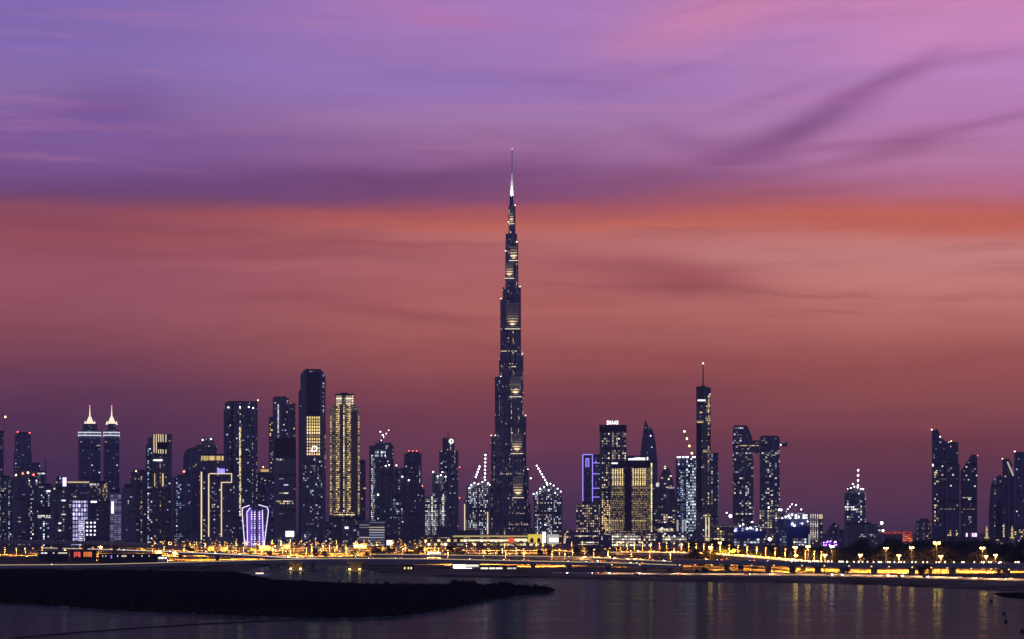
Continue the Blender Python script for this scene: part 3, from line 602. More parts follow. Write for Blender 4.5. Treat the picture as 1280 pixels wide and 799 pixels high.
B.block('wall', 343, 370, 549, fac('f_louv', .05, .8, NEUT, LAV, wall=(0.172, 0.172, 0.21), glass=(.015, .015, .03), bay=9, span=.42, mull=.02), d=46); B.block('lit_floor', 345, 354, 573.6, STRIPW, yb=575.6, d=.6, dy=-.8); B.block('lit_floor', 345, 367, 626, fac('f_louv2', .7, .8, NEUT, WARM, zone=0), yb=631, d=.6, dy=-.8); B.block('dark_crown', 343.3, 369.7, 548, mat('black_crown', (.012, .012, .018), .4), yb=573, d=45, dy=-.7); B.block('lit_windows', 357, 367.5, 664, SIGNW, yb=671, d=.6, dy=-.9)
B.block('lobby', 345, 369, 672, fac('f_louv3', .4, 1, COOL, LAV), d=8, dy=-9)
B = Bld('apartment_block', 'faintly violet mid-rise squeezed between the tulip pavilion and the louvred tower', 4750, 340, 'building')
B.block('wall', 334, 344.5, 600, fac('f_vio', .2, .35, LAV, LAV, wall=(0.21, 0.191, 0.267)), plant=True); B.block('balcony_stack', 337, 341, 640, fac('f_vio2', .5, .45, LAV, LAV), d=1, dy=-1.2)

B = Bld('tower', 'tallest tower of the left cluster, black chamfered crown above bright yellow middle floors', 4900, 391)
mf = fac('f_tall', .02, .7, wall=(0.115, 0.124, 0.181), glass=(.018, .02, .04))
B.prof('wall', [(375.5, 680), (375.5, 470), (379.5, 463), (402.5, 463), (407, 470), (407, 680)], mf, 52)
B.block('crown', 381, 401, 461, ROOF, yb=463.3, d=30, dy=10)
B.block('pale_pier', 376, 383, 466.5, mat('pale_pier', (.16, .15, .19), .6), d=1.2, dy=-1.3); B.block('dark_glass', 383.2, 400, 465, mat('navy_glass', (.014, .016, .04), .12), yb=520, d=.8, dy=-.9)
B.block('pale_pier', 400.2, 403.6, 466.5, mat('pale_pier'), d=1.2, dy=-1.3)

for x0, x1 in ((383.6, 385.2), (386.6, 388.2), (389.6, 391.2), (392.4, 394), (395.4, 397), (398.2, 399.8)): B.block('window_column', x0, x1, 520.3, fac('f_tall2', .93, 1.0, GOLD, WARM, wall=(.12, .09, .06), floor=6.4, bay=9, mull=.0, span=.3, zone=0), yb=569, d=1, dy=-1.0)
B.block('lit_windows', 403.7, 406.8, 521, fac('f_tall3', .55, 1.0, GOLD, WARM), yb=600, d=1, dy=-1.0)
B.block('side_wing', 373.3, 375.6, 488, fac('f_tall4', .3, 1.0, GOLD, WARM), d=30, dy=10)
B = Bld('tower', 'dark tower with a slanted white letter D glowing on its roof', 4500, 391)
B.block('wall', 376.5, 405, 572, fac('f_dtow', .10, .8, COOL, NEUT, wall=(0.115, 0.115, 0.134)), d=44, slope=(573, 568)); B.text('D', 388.5, 397, 565, 7.6, SIGNW, dy=-2, shear=.25); B.rod('sign_post', 391, 572, 564.5, .5, .4, DARK, dy=-1.2); B.rod('sign_post', 394, 571, 564.5, .5, .4, DARK, dy=-1.2); B.block('balcony_stack', 392, 398, 590, fac('f_dtow2', .2, .8, COOL, LAV), d=1, dy=-1.2); B.block('lobby', 378, 404, 668, fac('f_dtow3', .6, 1, COOL, LAV), d=8, dy=-9)

B = Bld('tower', 'broad golden-lit tower with dashed window columns and a bright two-part crown', 4750, 431)
beige = fac('f_goldwash', .9, .17, (1, .72, .36), (1, .8, .5), wall=(0.2, 0.16, 0.12), glass=(.05, .04, .04), bay=4, zone=.15)  # dim glow in almost every pane stands in for floodlight on the walls
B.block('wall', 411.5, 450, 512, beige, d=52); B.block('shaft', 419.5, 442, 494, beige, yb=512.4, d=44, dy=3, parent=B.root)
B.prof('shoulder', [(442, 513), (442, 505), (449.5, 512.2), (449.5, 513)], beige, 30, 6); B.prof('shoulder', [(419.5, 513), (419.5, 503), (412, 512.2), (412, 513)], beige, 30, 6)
B.block('lit_crown', 420, 427, 494.5, fac('f_gcr', 1, 1.25, (1, .8, .5), (1, .8, .5), floor=5, bay=12, mull=.04, zone=0), yb=505, d=1, dy=1.6); B.block('lit_crown', 432, 441.7, 494.5, fac('f_gcr'), yb=505.5, d=1, dy=1.6); B.block('roof_slab', 419, 442.6, 492.2, ROOF, yb=494.2, d=46, dy=2); B.block('roof_plant_room', 426, 435, 490.6, ROOF, yb=492.3, d=20, dy=12)
for x0, x1 in ((412.6, 414.4), (420, 424.4), (434, 438.4), (447.6, 449.6)): B.block('window_column', x0, x1, 520 if x0 < 418 or x0 > 440 else 506, GOLDW, yb=643, d=1, dy=-1.2)
B.block('light_strip', 429.2, 430.4, 506, STRIP, yb=643, d=1, dy=-1.3); B.block('pale_pier', 425, 428.8, 506, mat('tan_pier', (.24, .18, .12), .7), d=1.3, dy=-1.5); B.block('pale_pier', 439.2, 446.8, 513, mat('tan_pier'), d=1.3, dy=-1.5)
B.block('lit_base', 417, 443, 640.5, fac('f_gbase', 1, 1.4, (1, .78, .4), GOLD, floor=9, bay=5, zone=0), yb=644, d=1, dy=-2)
B.block('podium', 411, 452, 645, fac('f_gpod', .15, .9, COOL, WARM), d=24, dy=-26)
B = Bld('tower', 'slim dark tower peeping out beside the golden-lit tower on its right', 5400, 454)
B.block('wall', 448, 457, 577, fac('f_slimd', .03)); B.block('crown', 449, 456, 575, ROOF, yb=577.3, d=12, dy=3)
B = Bld('parking_garage', 'round grey parking garage with thin lit parking decks', 4250, 452, 'building')
B.drum('wall', 463, 26, 682, 651, fac('f_gar', .85, .35, NEUT, COOL, wall=(0.25, 0.24, 0.24), floor=4.6, bay=60, mull=.0, span=.62, zone=0), dy=26, n=24); B.block('wing', 428, 458, 653, fac('f_gar2', .2, .6, COOL, NEUT, wall=(0.16, 0.15, 0.17)), d=30, dy=10); B.block('sign', 431, 435.5, 658.5, SIGNW, yb=661, d=.6, dy=9)
B = Bld('office_building', 'low podium block with scattered dim windows left of the round garage', 4300, 416, 'building')
B.block('wall', 404, 428, 653, fac('f_lowp', .22, .8, COOL, WARM)); B.block('parapet', 404.4, 427.6, 652, ROOF, yb=653.3, d=30)

# --- unfinished towers and their cranes
def crane(label, px0, py0, px1, py1, Y, n, lam=LAMPW, r=1.7, mast=None):
    """luffing crane: a mast, a raised jib and its string of lamps"""
    t = empty('tower_crane', (X(px0, Y), Y, Z(py0, Y)), label, 'crane', 'tower cranes')
    k = Y/F; tip = ((px1-px0)*k, 0, (py0-py1)*k)
    MB().box(-1.3, 1.3, -1.3, 1.3, -(mast or 26), .01).build('mast', STEEL, t)
    MB().box(-2.2, 2.2, -2, 2, .02, 4).build('cab', CONC, t)
    MB().tube((0, 0, 3), tip, 1.1, .7, 4).build('jib', mat('pale_crane_paint', (.55, .5, .42), .6), t)
    s_ = -1 if tip[0] > 0 else 1
    MB().tube((0, 0, 3), (s_*9, 0, 6), .8, .8, 4).build('counter_jib', STEEL, t)
    for i in range(n):
        f = .12+.88*i/max(1, n-1); MB().ball((tip[0]*f, -1.2, tip[2]*f+1), r).build('lamp', lam, t)
    return t
B = Bld('tower', 'unfinished dark tower edged by an L of white lights under a crane', 4900, 477)
B.block('wall', 461.5, 492, 557, fac('f_u1', .04, .8, COOL, NEUT)); B.block('upper_storeys', 469, 491, 553.5, fac('f_u1b', .05), yb=557.3, d=30, dy=6)
B.block('edge_lights', 464, 466.3, 568, fac('f_u1c', .85, 1.0, COOL, NEUT, floor=4, bay=2.4, zone=.2), d=1, dy=-1.3); B.block('edge_lights', 466.5, 468.6, 572, fac('f_u1e', .5, .7, COOL, NEUT, floor=4, bay=2.4, zone=.2), d=1, dy=-1.3); B.block('top_lights', 468.7, 482, 562.5, fac('f_u1d', .8, 1.3, COOL, COOL, floor=7, bay=4, zone=0), yb=571, d=1, dy=-1.3)
crane('crane with a bright lamp cluster on the unfinished tower edged in an L of lights', 475, 553, 486, 538.5, 4905, 4, r=.9, mast=8)
B.lamp('site_floodlight', 478.5, 543.5, 2.0, LAMPW, dy=10); B.lamp('site_floodlight', 475.5, 539.5, 1.6, LAMPW, dy=10); B.rod('floodlight_mast', 477.5, 553, 540, .6, .5, STEEL, dy=12); B.lamp('site_floodlight', 473, 618.5, 2.4, LAMPW)
B = Bld('tower', 'bulky black unfinished tower with blue-white work lights at its foot', 4500, 492)
B.block('wall', 473.5, 509, 584.5, fac('f_u2', .015, .7, wall=(0.058, 0.058, 0.077)), d=50); B.block('core', 509, 523.5, 581, fac('f_u2b', .02, .6, wall=(0.058, 0.058, 0.077)), d=40, dy=6)
B.block('work_lights', 476, 505, 635, fac('f_u2c', .34, 1.2, (.5, .62, 1), COOL, floor=4, bay=3, zone=.8), yb=648, d=1, dy=-1.2); B.block('lit_windows', 487, 501, 616, fac('f_u2d', .6, .6, COOL, (.6, .85, .8), floor=7, bay=6), yb=634, d=1, dy=-1.2)
for a, c in ((482, 582.5), (486.5, 581.5), (495.5, 581.8), (511, 600.5), (503, 596)): B.lamp('site_floodlight', a, c, 1.6, LAMPW)
B.block('hoarding', 470, 520, 668, mat('hoarding', (.10, .09, .12), .8), d=4, dy=-14)
B = Bld('tower', 'tower with three red beacons in a row behind the bulky unfinished one', 5300, 516)
B.block('wall', 505, 527, 567, fac('f_red3', .10, .8, COOL, LAV)); B.block('crown', 509, 524, 564.5, ROOF, yb=567.3, d=20, dy=4)
for q in (511, 516, 521): beacon(B, q, 563.8, LAMPR, 1.2)
B.block('balcony_stack', 522, 525, 582, fac('f_red3b', .4, .8, COOL, NEUT), d=.8, dy=-1)
B = Bld('apartment_block', 'violet-grey block with two white floodlights below the three-beacon tower', 4650, 516, 'building')
B.block('wall', 505, 531, 611, fac('f_vg', .10, .5, LAV, WARM, wall=(0.12, 0.1, 0.16)), plant=True)
for a, c in ((512, 637.5), (510, 645.5)): B.lamp('site_floodlight', a, c, 2.2, LAMPW)
beacon(B, 512, 607.5, LAMPR, 1.2); beacon(B, 528, 607.5, LAMPR, 1.2); B.rod('beacon_mast', 528, 611, 607.8, .4, .3, DARK, dy=2)
B = Bld('tower', 'tower with a lit round sign near its top and a thin roof spire', 5350, 560.5)
B.block('wall', 549, 573, 563, fac('f_ring', .10, .8, COOL, NEUT)); B.block('upper_storeys', 553, 568, 547.5, fac('f_ring2', .05, .8), yb=563.3, d=24, dy=5); B.rod('spire', 560, 548, 533.5, .9, .3, DARK, dy=14)
b = MB(); n = 16
for i in range(n):
    a0, a1 = 2*math.pi*i/n, 2*math.pi*(i+1)/n; cx, cz = B.x(564), B.z(551.5)
    P = lambda a, r, y: (cx+r*math.cos(a), y, cz+r*math.sin(a))
    for (ra, ya), (rb, yb) in (((5.4, 3.6), (3.0, 3.6)), ((3.0, 3.6), (3.0, 4.4)), ((3.0, 4.4), (5.4, 4.4)), ((5.4, 4.4), (5.4, 3.6))): b.quad([P(a0, ra, ya), P(a1, ra, ya), P(a1, rb, yb), P(a0, rb, yb)])
b.build('round_sign', glow('ring_sign', (.95, 1, .9), 2.0), B.root)
B.block('side_panel', 560, 572, 580, fac('f_ring3', .12, .5, LAV, COOL, wall=(0.13, 0.12, 0.17)), d=6, dy=-5); beacon(B, 574.5, 584, LAMPR, 1.3); beacon(B, 574.5, 622.5, LAMPR, 1.3)
B.rod('beacon_mast', 573.2, 586, 583.5, .4, .3, DARK, dy=2)
def site_tower(cx, x0, x1, yt, label, Y, steps, lampspots, lit=.62, top=True):
    B = Bld('tower', label, Y, cx, 'tower', 'floodlit towers under construction')
    mf = fac('f_site%d' % cx, lit, 1.15, COOL, NEUT, wall=(0.16, 0.16, 0.18), floor=4.2, bay=3.2, mull=.22, span=.42, zone=.6)
    B.block('wall', x0, x1, yt, mf, d=44)
    for i, (a, c, y0, y1) in enumerate(steps): B.block('upper_storeys' if y1 < 640 and y0 < yt else 'wing', a, c, y0, mf if y0 >= yt else fac('f_sitet%d' % cx, .3, 1.0, COOL, NEUT, wall=(0.14, 0.14, 0.16)), yb=y1, d=34 if y0 < yt else 30, dy=4 if y0 < yt else 8)
    for a, c in lampspots: B.lamp('site_floodlight', a, c, 1.75, LAMPW)
    return B
B = site_tower(546, 538, 559, 617, 'unfinished tower with bright white window columns below the round-sign tower', 4900, [(540, 556, 592, 617.3), (529.5, 538.2, 621, 680)], [(541.5, 590), (553, 590.3), (547, 595.5), (551, 594), (557, 596)])
B.block('light_strip', 539.2, 541, 617, STRIPW, yb=655, d=.8, dy=-1.2); B.block('light_strip', 553, 555, 620, STRIPW, yb=655, d=.8, dy=-1.2)
B = site_tower(596, 583, 612, 606, 'unfinished floodlit tower with two cranes, left neighbour of the tallest spire', 4850, [(587, 610, 603, 606.3), (580, 583.4, 625, 680)], [(589, 606.5), (593, 603.8), (598, 605), (603, 602.5), (606.5, 600), (610, 604), (587, 610), (612, 606)])
B.block('light_strip', 580.2, 581.4, 630, NEON, yb=666, d=.8, dy=7); B.block('light_strip', 609, 610.2, 640, NEON, yb=668, d=.8, dy=-1.2)
crane('nearly upright crane strung with white lamps, left of the tallest spire', 606, 601, 606.8, 569.5, 4855, 7)
crane('leaning crane strung with white lamps, shorter one left of the tallest spire', 594, 599, 599.5, 584, 4853, 5)
B = site_tower(686, 667, 703, 618, 'unfinished floodlit tower with one crane, right neighbour of the tallest spire', 4850, [(672, 698, 610, 618.3), (677, 692, 606, 610.3)], [(663.5, 598), (667, 617.5), (671, 616), (675, 611), (680, 609), (684, 606), (688, 604.8), (692, 607), (697, 611), (701, 614.5), (686, 613), (694, 616)], lit=.5)
crane('leaning crane strung with white lamps, right of the tallest spire', 685, 607, 671, 583, 4853, 7)

# ------------------------------------------------------------------ the tallest spire: three wings that step back round a core
B = Bld('skyscraper', 'tallest stepped skyscraper with a white needle spire, lit beige bands at its setbacks', 5000, 639.5)
sk = fac('f_khal', .045, .8, WARM, NEUT, wall=(0.0865, 0.0922, 0.134), glass=(.018, .022, .05), floor=4.0, bay=2.6, mull=.2, span=.22)
def wing(ang, tiers, halfw, part='setback_tier'):
    """tiers: (outer reach as photo column, y low, y high); a round-nosed tube stack"""
    ca, sa = math.cos(R(ang)), math.sin(R(ang))
    for i, (reach, y0, y1, hw) in enumerate(tiers):
        L = reach; pts = [(0, -hw)]
        for q in range(7):
            a = -math.pi/2+math.pi*q/6; pts.append((L-hw*.75+hw*.75*math.cos(a), hw*math.sin(a)))
        pts.append((0, hw))
        ft = [(x*ca-y*sa, 20+x*sa+y*ca) for x, y in pts]
        b = MB(); b.prism(ft, B.z(y0) if y0 < 679 else GZ-.4, B.z(y1)); b.build(part, sk, B.root)
k = B.k; c0 = 639.5
def reach(px, ca): return abs(px-c0)*k/ca
# left wing and right wing: outline columns read off the photograph
LW = [(612.6, 680, 600), (614, 600, 545), (618.7, 545, 470), (625.5, 470, 373), (631.8, 373, 313)]
RW = [(662.6, 680, 630), (659.8, 630, 587), (656.8, 587, 520), (653.4, 520, 442), (650.3, 442, 358), (647.2, 358, 302)]
wing(162, [(reach(a, .951), y0, y1, 10.5 if y1 > 500 else 8.5 if y1 > 350 else 6) for a, y0, y1 in LW], 10)
wing(35, [(reach(a, .819), y0, y1, 10.5 if y1 > 500 else 8.5 if y1 > 350 else 6) for a, y0, y1 in RW], 10)
FW = [(34, 680, 622), (30, 622, 567), (26, 567, 496), (21, 496, 411), (15, 411, 348)]
wing(-76, [(r_, y0, y1, 11 if y1 > 500 else 9 if y1 > 400 else 7) for r_, y0, y1 in FW], 10)
for i, (x0, x1, y0, y1, r_) in enumerate([(618.5, 655.5, 680, 520, 22), (623.5, 653, 520, 442, 20), (628, 649.5, 442, 358, 15), (631.6, 647.2, 358, 302, 11), (632, 646.5, 326, 291, 10), (635.5, 644.4, 313, 256, 7), (637, 642, 277, 244, 4)]):
    n = 6; cx = B.x((x0+x1)/2); rx = (x1-x0)/2*k*.985
    ft = [(cx+rx*math.cos(2*math.pi*(j)/n), 20+r_*math.sin(2*math.pi*(j)/n)) for j in range(n)]
    MB().prism(ft, B.z(y0) if y0 < 679 else GZ-.4, B.z(y1)+.01*i).build('core_tier', sk, B.root)
spm = mat('brushed_steel', (.62, .61, .60), .35, .6)
MB().tube((B.x(639.6), 20, B.z(244.2)), (B.x(640), 20, B.z(215)), 3.8, 2.0, 10).build('spire_base', mat('white_cladding', (.8, .8, .8), .4), B.root)
MB().tube((B.x(640), 20, B.z(215.2)), (B.x(640.2), 20, B.z(185)), 1.8, .75, 8).build('spire', spm, B.root)
MB().ball((B.x(640.2), 20, B.z(184.3)), 1.1).build('beacon', glow('spire_tip', (1, .8, .8), 2), B.root)
# pale louvred bands above the setbacks, washed by floodlights standing on the terraces
louv = mat('pale_louvres', (.55, .47, .36), .6)
FLB = glow('floodlight_bar', (1, .84, .6), 1.6)
def band(x0, x1, y0, y1, yfront, power):
    b = MB(); zt, zb = B.z(y0), B.z(y1); n = max(3, int((zt-zb)/5.0)); st = (zt-zb)/n
    p = MB().box(B.x(x0), B.x(x1), yfront, yfront+1, zb, zt).build('louvred_band', louv, B.root)
    for i in range(n): b.box(B.x(x0)-.3, B.x(x1)+.3, yfront-1.0, yfront-.05, zb+st*i, zb+st*i+st*.3)
    b.build('louvre', mat('dark_louvre', (.10, .09, .09), .6), p)
    MB().box(B.x(x0)-2, B.x(x1)+2, yfront-3.4, yfront-2.4, zb-1.2, zb-.2).build('floodlight', FLB, B.root)
    l = bpy.data.objects.new('floodlight_beam', bpy.data.lights.new('floodlight_beam', 'SPOT')); C.objects.link(l); l.parent = B.root
    l.data.energy = power; l.data.color = (1, .80, .52); l.data.spot_size = R(80); l.data.spot_blend = .9; l.data.shadow_soft_size = 1.5
    l.location = ((B.x(x0)+B.x(x1))/2, yfront-9, zb-.5)
    l.rotation_euler = Vector((0, 9, (zt-zb)*.62)).to_track_quat('-Z', 'Y').to_euler()
for a in [(641.5, 653.5, 596, 622, -14.6, 6e4), (639.6, 652.6, 543, 567, -10.6, 6e4), (637.5, 651.2, 471, 496, -6.6, 6e4), (632.5, 649, 379, 411, -1.6, 7e4), (632.2, 641.5, 327, 347.5, 4.4, 4.5e4), (637.4, 646.6, 308, 325, 8.4, 4e4), (637, 641.6, 263, 278.5, 13.5, 2.6e4)]: band(*a)
for x0, x1, y in ((625, 652, 438.5), (633, 646, 454), (634, 645, 458), (640, 649, 486), (622, 655, 592), (636, 660, 655), (640, 656, 641)):
    B.block('plant_floor_lights', x0, x1, y, fac('f_khfl', .55, 1.1, NEUT, WARM, floor=3, bay=3, zone=0, wall=(0.115, 0.115, 0.153)), yb=y+1.3, d=1.2, dy=-16.5 if y > 560 else -12.5 if y > 490 else -8.5 if y > 420 else -3)
for x, y in ((619, 544), (626, 470), (614, 544), (657, 519), (653, 441.6), (650, 357.4), (626, 372.6), (632, 312.6), (646, 301.4), (660, 586.4), (663, 598), (635.7, 276.5), (644, 255.6)): B.lamp('terrace_light', x, y, 1.1, glow('terrace_lamp', (1, .85, .66), 5), dy=14)
l = bpy.data.objects.new('floodlight_beam', bpy.data.lights.new('floodlight_beam', 'SPOT')); C.objects.link(l); l.parent = B.root
l.data.energy = 2.2e5; l.data.color = (1, .95, .9); l.data.spot_size = R(50); l.data.shadow_soft_size = 1.0
l.location = (B.x(640), 4, B.z(250)); l.rotation_euler = Vector((0, 16, 36)).to_track_quat('-Z', 'Y').to_euler()
B.block('podium', 604, 672, 660, fac('f_khpod', .25, .9, WARM, NEUT, wall=(0.134, 0.134, 0.153)), d=40, dy=-45)

# ------------------------------------------------------------------ right of the spire
B = Bld('tower', 'dark blue tower outlined in violet neon at its left edge', 4950, 739)
B.block('wall', 728, 750.5, 568, fac('f_pur', .05, .5, BLUE, LAV, wall=(0.077, 0.077, 0.153)))
nv = lambda x0, x1, y0, y1: B.block('neon_line', x0, x1, y0, NEONV, yb=y1, d=1.2, dy=-1.4)
nv(728, 729, 568.2, 627); nv(729.1, 740, 567.8, 568.8); nv(740.1, 741, 567.8, 627); nv(741.2, 750, 592, 592.8); nv(741.2, 750, 578.5, 579.2); nv(741.2, 750, 610, 610.8); nv(741.2, 750, 621, 621.8); nv(732, 733, 573, 584); nv(735.4, 736.4, 573, 584); nv(733.1, 735.3, 573, 573.8)
B.block('violet_glass', 733.2, 735.2, 574, vio, yb=584, d=.6, dy=-.8)
B = Bld('office_building', 'lower beige block full of small warm windows below the violet neon tower', 4600, 735)
B.block('wall', 720, 750, 631, fac('f_low35', .5, .8, WARM, NEUT, wall=(0.286, 0.248, 0.21), floor=5, bay=4, mull=.25, span=.45, zone=.4)); B.block('parapet', 720.3, 749.7, 629.6, mat('pale_parapet', (.3, .27, .24), .8), yb=631.2, d=40); B.block('roof_plant_room', 728, 738, 626.5, ROOF, yb=629.8, d=16, dy=8)
B = Bld('tower', 'tower crowned by a glowing white five-letter roof sign, speckled with warm windows', 4800, 766)
B.block('wall', 749.5, 783, 532.5, fac('f_em', .42, .95, (1, .8, .5), NEUT, wall=(0.115, 0.115, 0.134), floor=5, bay=4.2, mull=.2, span=.4, zone=.7)); B.block('dark_crown', 749.2, 783.3, 531.2, mat('black_crown'), yb=540, d=32, dy=-.8); B.text('EMAAR', 758.5, 773.5, 531, 5.2, SIGNW, dy=-1.5); B.block('sign_base', 757, 775, 530.8, DARK, yb=531.3, d=3, dy=-.5)
B.block('lit_windows', 752, 766, 625, fac('f_em2', .75, 1.1, GOLD, WARM, floor=4, bay=3.6, mull=.2, span=.4, zone=0), yb=666, d=.8, dy=-1)

B = Bld('hotel', 'wide hotel with gold vertical light stripes and a bright yellow right edge', 4500, 790, 'building')
B.block('wall', 764, 813.5, 577, fac('f_hot', .8, .26, GOLD, WARM, wall=(0.16, 0.13, 0.09), glass=(.05, .045, .04), floor=4.2, bay=3, zone=.25), d=48)
B.block('dark_crown', 764.2, 813.3, 576, mat('black_crown'), yb=585, d=46, dy=-.7)
gm = glow('gold_stripe', (1, .74, .30), .85)
for q in (766.3, 769.3, 772.2, 775.3, 778.2, 791.5, 794.6, 797.6, 800.6, 803.6, 806.2):
    B.block('gold_stripe', q-.55, q+.55, 586, fac('f_hs1', 1, 1.0, (1, .76, .32), (1, .76, .32), wall=(0.2, 0.15, 0.06), floor=4.2, bay=9, mull=0, span=.15, zone=0), yb=607, d=.8, dy=-1.1)
    B.block('gold_stripe', q-.45, q+.45, 607.1, fac('f_hs2', .75, .28, GOLD, GOLD, wall=(0.2, 0.15, 0.06), floor=4.2, bay=9, mull=0, span=.3, zone=.4), yb=640, d=.8, dy=-1.1)
    B.block('gold_stripe', q-.5, q+.5, 650, fac('f_hs3', .9, .8, GOLD, WARM, wall=(0.2, 0.15, 0.06), floor=4.2, bay=9, mull=0, span=.3, zone=.3), yb=664, d=.8, dy=-1.1)
B.block('recess', 780.5, 789.5, 585.2, mat('dark_recess'), yb=664, d=.6, dy=-.7)
B.block('edge_light', 813.7, 815.2, 579, fac('f_edge', 1, 1.2, (1, .86, .3), (1, .86, .3), floor=8, bay=9, mull=0, span=.1, zone=0), yb=665, d=6, dy=-.6)
B.block('sign', 764.5, 772, 578.3, SIGNW, yb=580, d=.6, dy=-1.6)
B = Bld('tower', 'dark tower with small white sign lettering at its top, behind the gold hotel', 4950, 798)
B.block('wall', 782, 814, 570.5, fac('f_add', .06, .8, WARM, NEUT)); B.block('parapet', 782.3, 813.7, 569.6, ROOF, yb=570.7, d=34)
b = MB()
q = 785.5
while q < 806:
    ww = rnd.uniform(.8, 1.4); h0 = rnd.uniform(.0, .5)
    b.box(B.x(q), B.x(q+ww), -1.4, -.8, B.z(575.2), B.z(572.9+h0-(q > 792)*1.0)); q += ww+.38
b.box(B.x(808.6), B.x(810), -1.4, -.8, B.z(575.2), B.z(571.6)); b.build('sign_lettering', glow('sign_letter', (.95, .95, 1), 2.6), B.root)

B = Bld('tower', 'slender dark tower shaped like two curved sails meeting at a sharp point', 5200, 810)
sail = fac('f_sail', .03, .8, COOL, NEUT, wall=(0.115, 0.115, 0.21))
B.prof('wall', [(799, 680), (799.3, 592), (800.6, 566), (803, 545), (806.3, 524.5), (808.5, 529), (811, 534.5), (812.5, 540), (812.5, 680)], sail, 34)
B.prof('sail_wall', [(811.5, 680), (811.5, 538), (813.5, 533.5), (817, 541), (819.5, 553), (821.3, 573), (822, 600), (822, 680)], sail, 30, -3)
B.lamp('crown_light', 813.3, 545, 1.1, LAMPW, dy=-4); B.rod('needle', 806.3, 527, 523, .6, .2, DARK, dy=17)
B = Bld('tower', 'dark tapering tower with a pointed triangular top and a few warm lit floors', 4850, 833)
B.prof('wall', [(819, 680), (819, 640), (820.5, 614), (824, 600), (830.5, 583), (832, 581.5), (834, 585.5), (835.5, 583.5), (841, 599), (843.8, 614), (845, 640), (845, 680)], fac('f_tri', .16, 1.0, NEUT, WARM, wall=(0.096, 0.096, 0.134), bay=6), 40)
B.block('lit_floor', 832.5, 843, 608.8, STRIPW, yb=610.6, d=.7, dy=-.9); B.block('lit_floor', 820, 824, 603.5, STRIPW, yb=608.5, d=.7, dy=-.9); B.lamp('lamp', 836, 599, 1.1, LAMPA); B.block('lit_windows', 829, 843, 643, fac('f_tri2', .6, 1.1, NEUT, WARM, floor=4.5, bay=5, zone=.5), yb=652, d=.7, dy=-.9); B.block('lit_base', 822, 842, 661, STRIP, yb=664, d=.8, dy=-1.2)

B = Bld('tower', 'unfinished tower flooded with cool white light, beside the antenna tower', 4700, 858)
B.block('wall', 844.5, 872, 573, fac('f_cw', .42, 1.3, COOL, (.6, .72, 1), wall=(0.172, 0.191, 0.248), floor=5.5, bay=4.2, mull=.16, span=.36, zone=.75)); B.block('lit_face', 860, 870, 580, fac('f_cw2', .75, 1.15, COOL, (.85, .92, 1), wall=(0.15, 0.16, 0.2), floor=6, bay=4, mull=.18, span=.4, zone=.5), yb=664, d=1, dy=-1.2); B.block('dark_face', 845, 857, 585, fac('f_cw3', .22, .7, COOL, BLUE, bay=3), d=.8, dy=-1); B.block('top_lights', 846, 869, 570.5, fac('f_cw4', .7, 2.2, (1, .98, .95), COOL, floor=6, bay=3.5, zone=0), yb=573.2, d=26)
for q in (847, 850, 853.5, 866, 868.6): B.lamp('site_floodlight', q, 571.5, 1.6, LAMPW, dy=-1)
for q in (847, 853.5, 857): B.block('lit_base', q-1.2, q+1.2, 650, glow('uplit_wall_glow', (.9, .95, 1), .42), yb=664, d=.8, dy=-1.9)  # uplight on the wall is put into glowing panels
crane('leaning crane with amber lamps on the cool white unfinished tower', 866, 571, 855.5, 540, 4702, 4, LAMPA, 2.0)
B = Bld('tower', 'tall slim tower with a long antenna, dark cap and gold light streaks', 4600, 880)
mf = fac('f_ant', .10, 1.0, GOLD, COOL, wall=(0.21, 0.191, 0.172), glass=(.03, .03, .04), bay=3.2)
B.block('wall', 870.3, 888.5, 505, mf, d=34); B.block('upper_storeys', 870.3, 880.5, 483, mat('dark_crown_panel', (.07, .065, .07), .5), yb=505.3, d=30, dy=2); B.prof('cap_wing', [(880.5, 505.2), (880.5, 483), (888.5, 484.5), (888.5, 505.2)], fac('f_antc', .1, 1, GOLD), 28, 4)
B.block('mast_base', 876.4, 881.4, 481.5, ROOF, yb=483.4, d=8, dy=12); B.rod('antenna', 878.9, 482, 454.5, 1.5, .9, mat('antenna_grey', (.16, .14, .15), .5), dy=16); B.lamp('beacon', 878.9, 453.6, 1.6, glow('antenna_beacon', (1, .8, .75), 4), dy=16)
B.block('sign', 872, 881.8, 499.6, SIGNW, yb=501.4, d=.6, dy=1.2)
gs = fac('f_ants', .9, 1.05, (1, .74, .36), GOLD, wall=(0.2, 0.15, 0.1), floor=3.6, bay=2.4, mull=.1, span=.3, zone=.3)
B.block('light_strip', 885, 887.6, 494, gs, yb=516, d=.8, dy=-1.0); B.block('light_strip', 882, 884.6, 521, gs, yb=527, d=.8, dy=-1.0); B.block('light_strip', 885, 887.8, 519, gs, yb=530, d=.8, dy=-1.0); B.block('lit_floor', 871, 879, 526.6, STRIP, yb=528.4, d=.8, dy=-1); B.block('lit_floor', 878, 888, 562.5, gs, yb=566, d=.8, dy=-1)
for q in (878.2, 881.2, 884.4, 887.6): B.block('rib', q-.4, q+.4, 530, mat('pale_rib', (.30, .25, .18), .5), yb=668, d=1.4, dy=-1.5)
B.block('lit_floor', 879, 889, 643.5, gs, yb=646, d=1, dy=-2.6); B.block('light_strip', 881.8, 883, 646.5, NEON, yb=672, d=.8, dy=-2.2); B.block('light_strip', 885.6, 886.8, 646.5, NEON, yb=672, d=.8, dy=-2.2); B.block('navy_panel', 871, 877, 530, mat('navy_glass'), yb=640, d=.7, dy=-.9)  # navy glass panel down the left of the face
B = Bld('tower', 'plain dark slab behind and right of the tall antenna tower', 4950, 893)
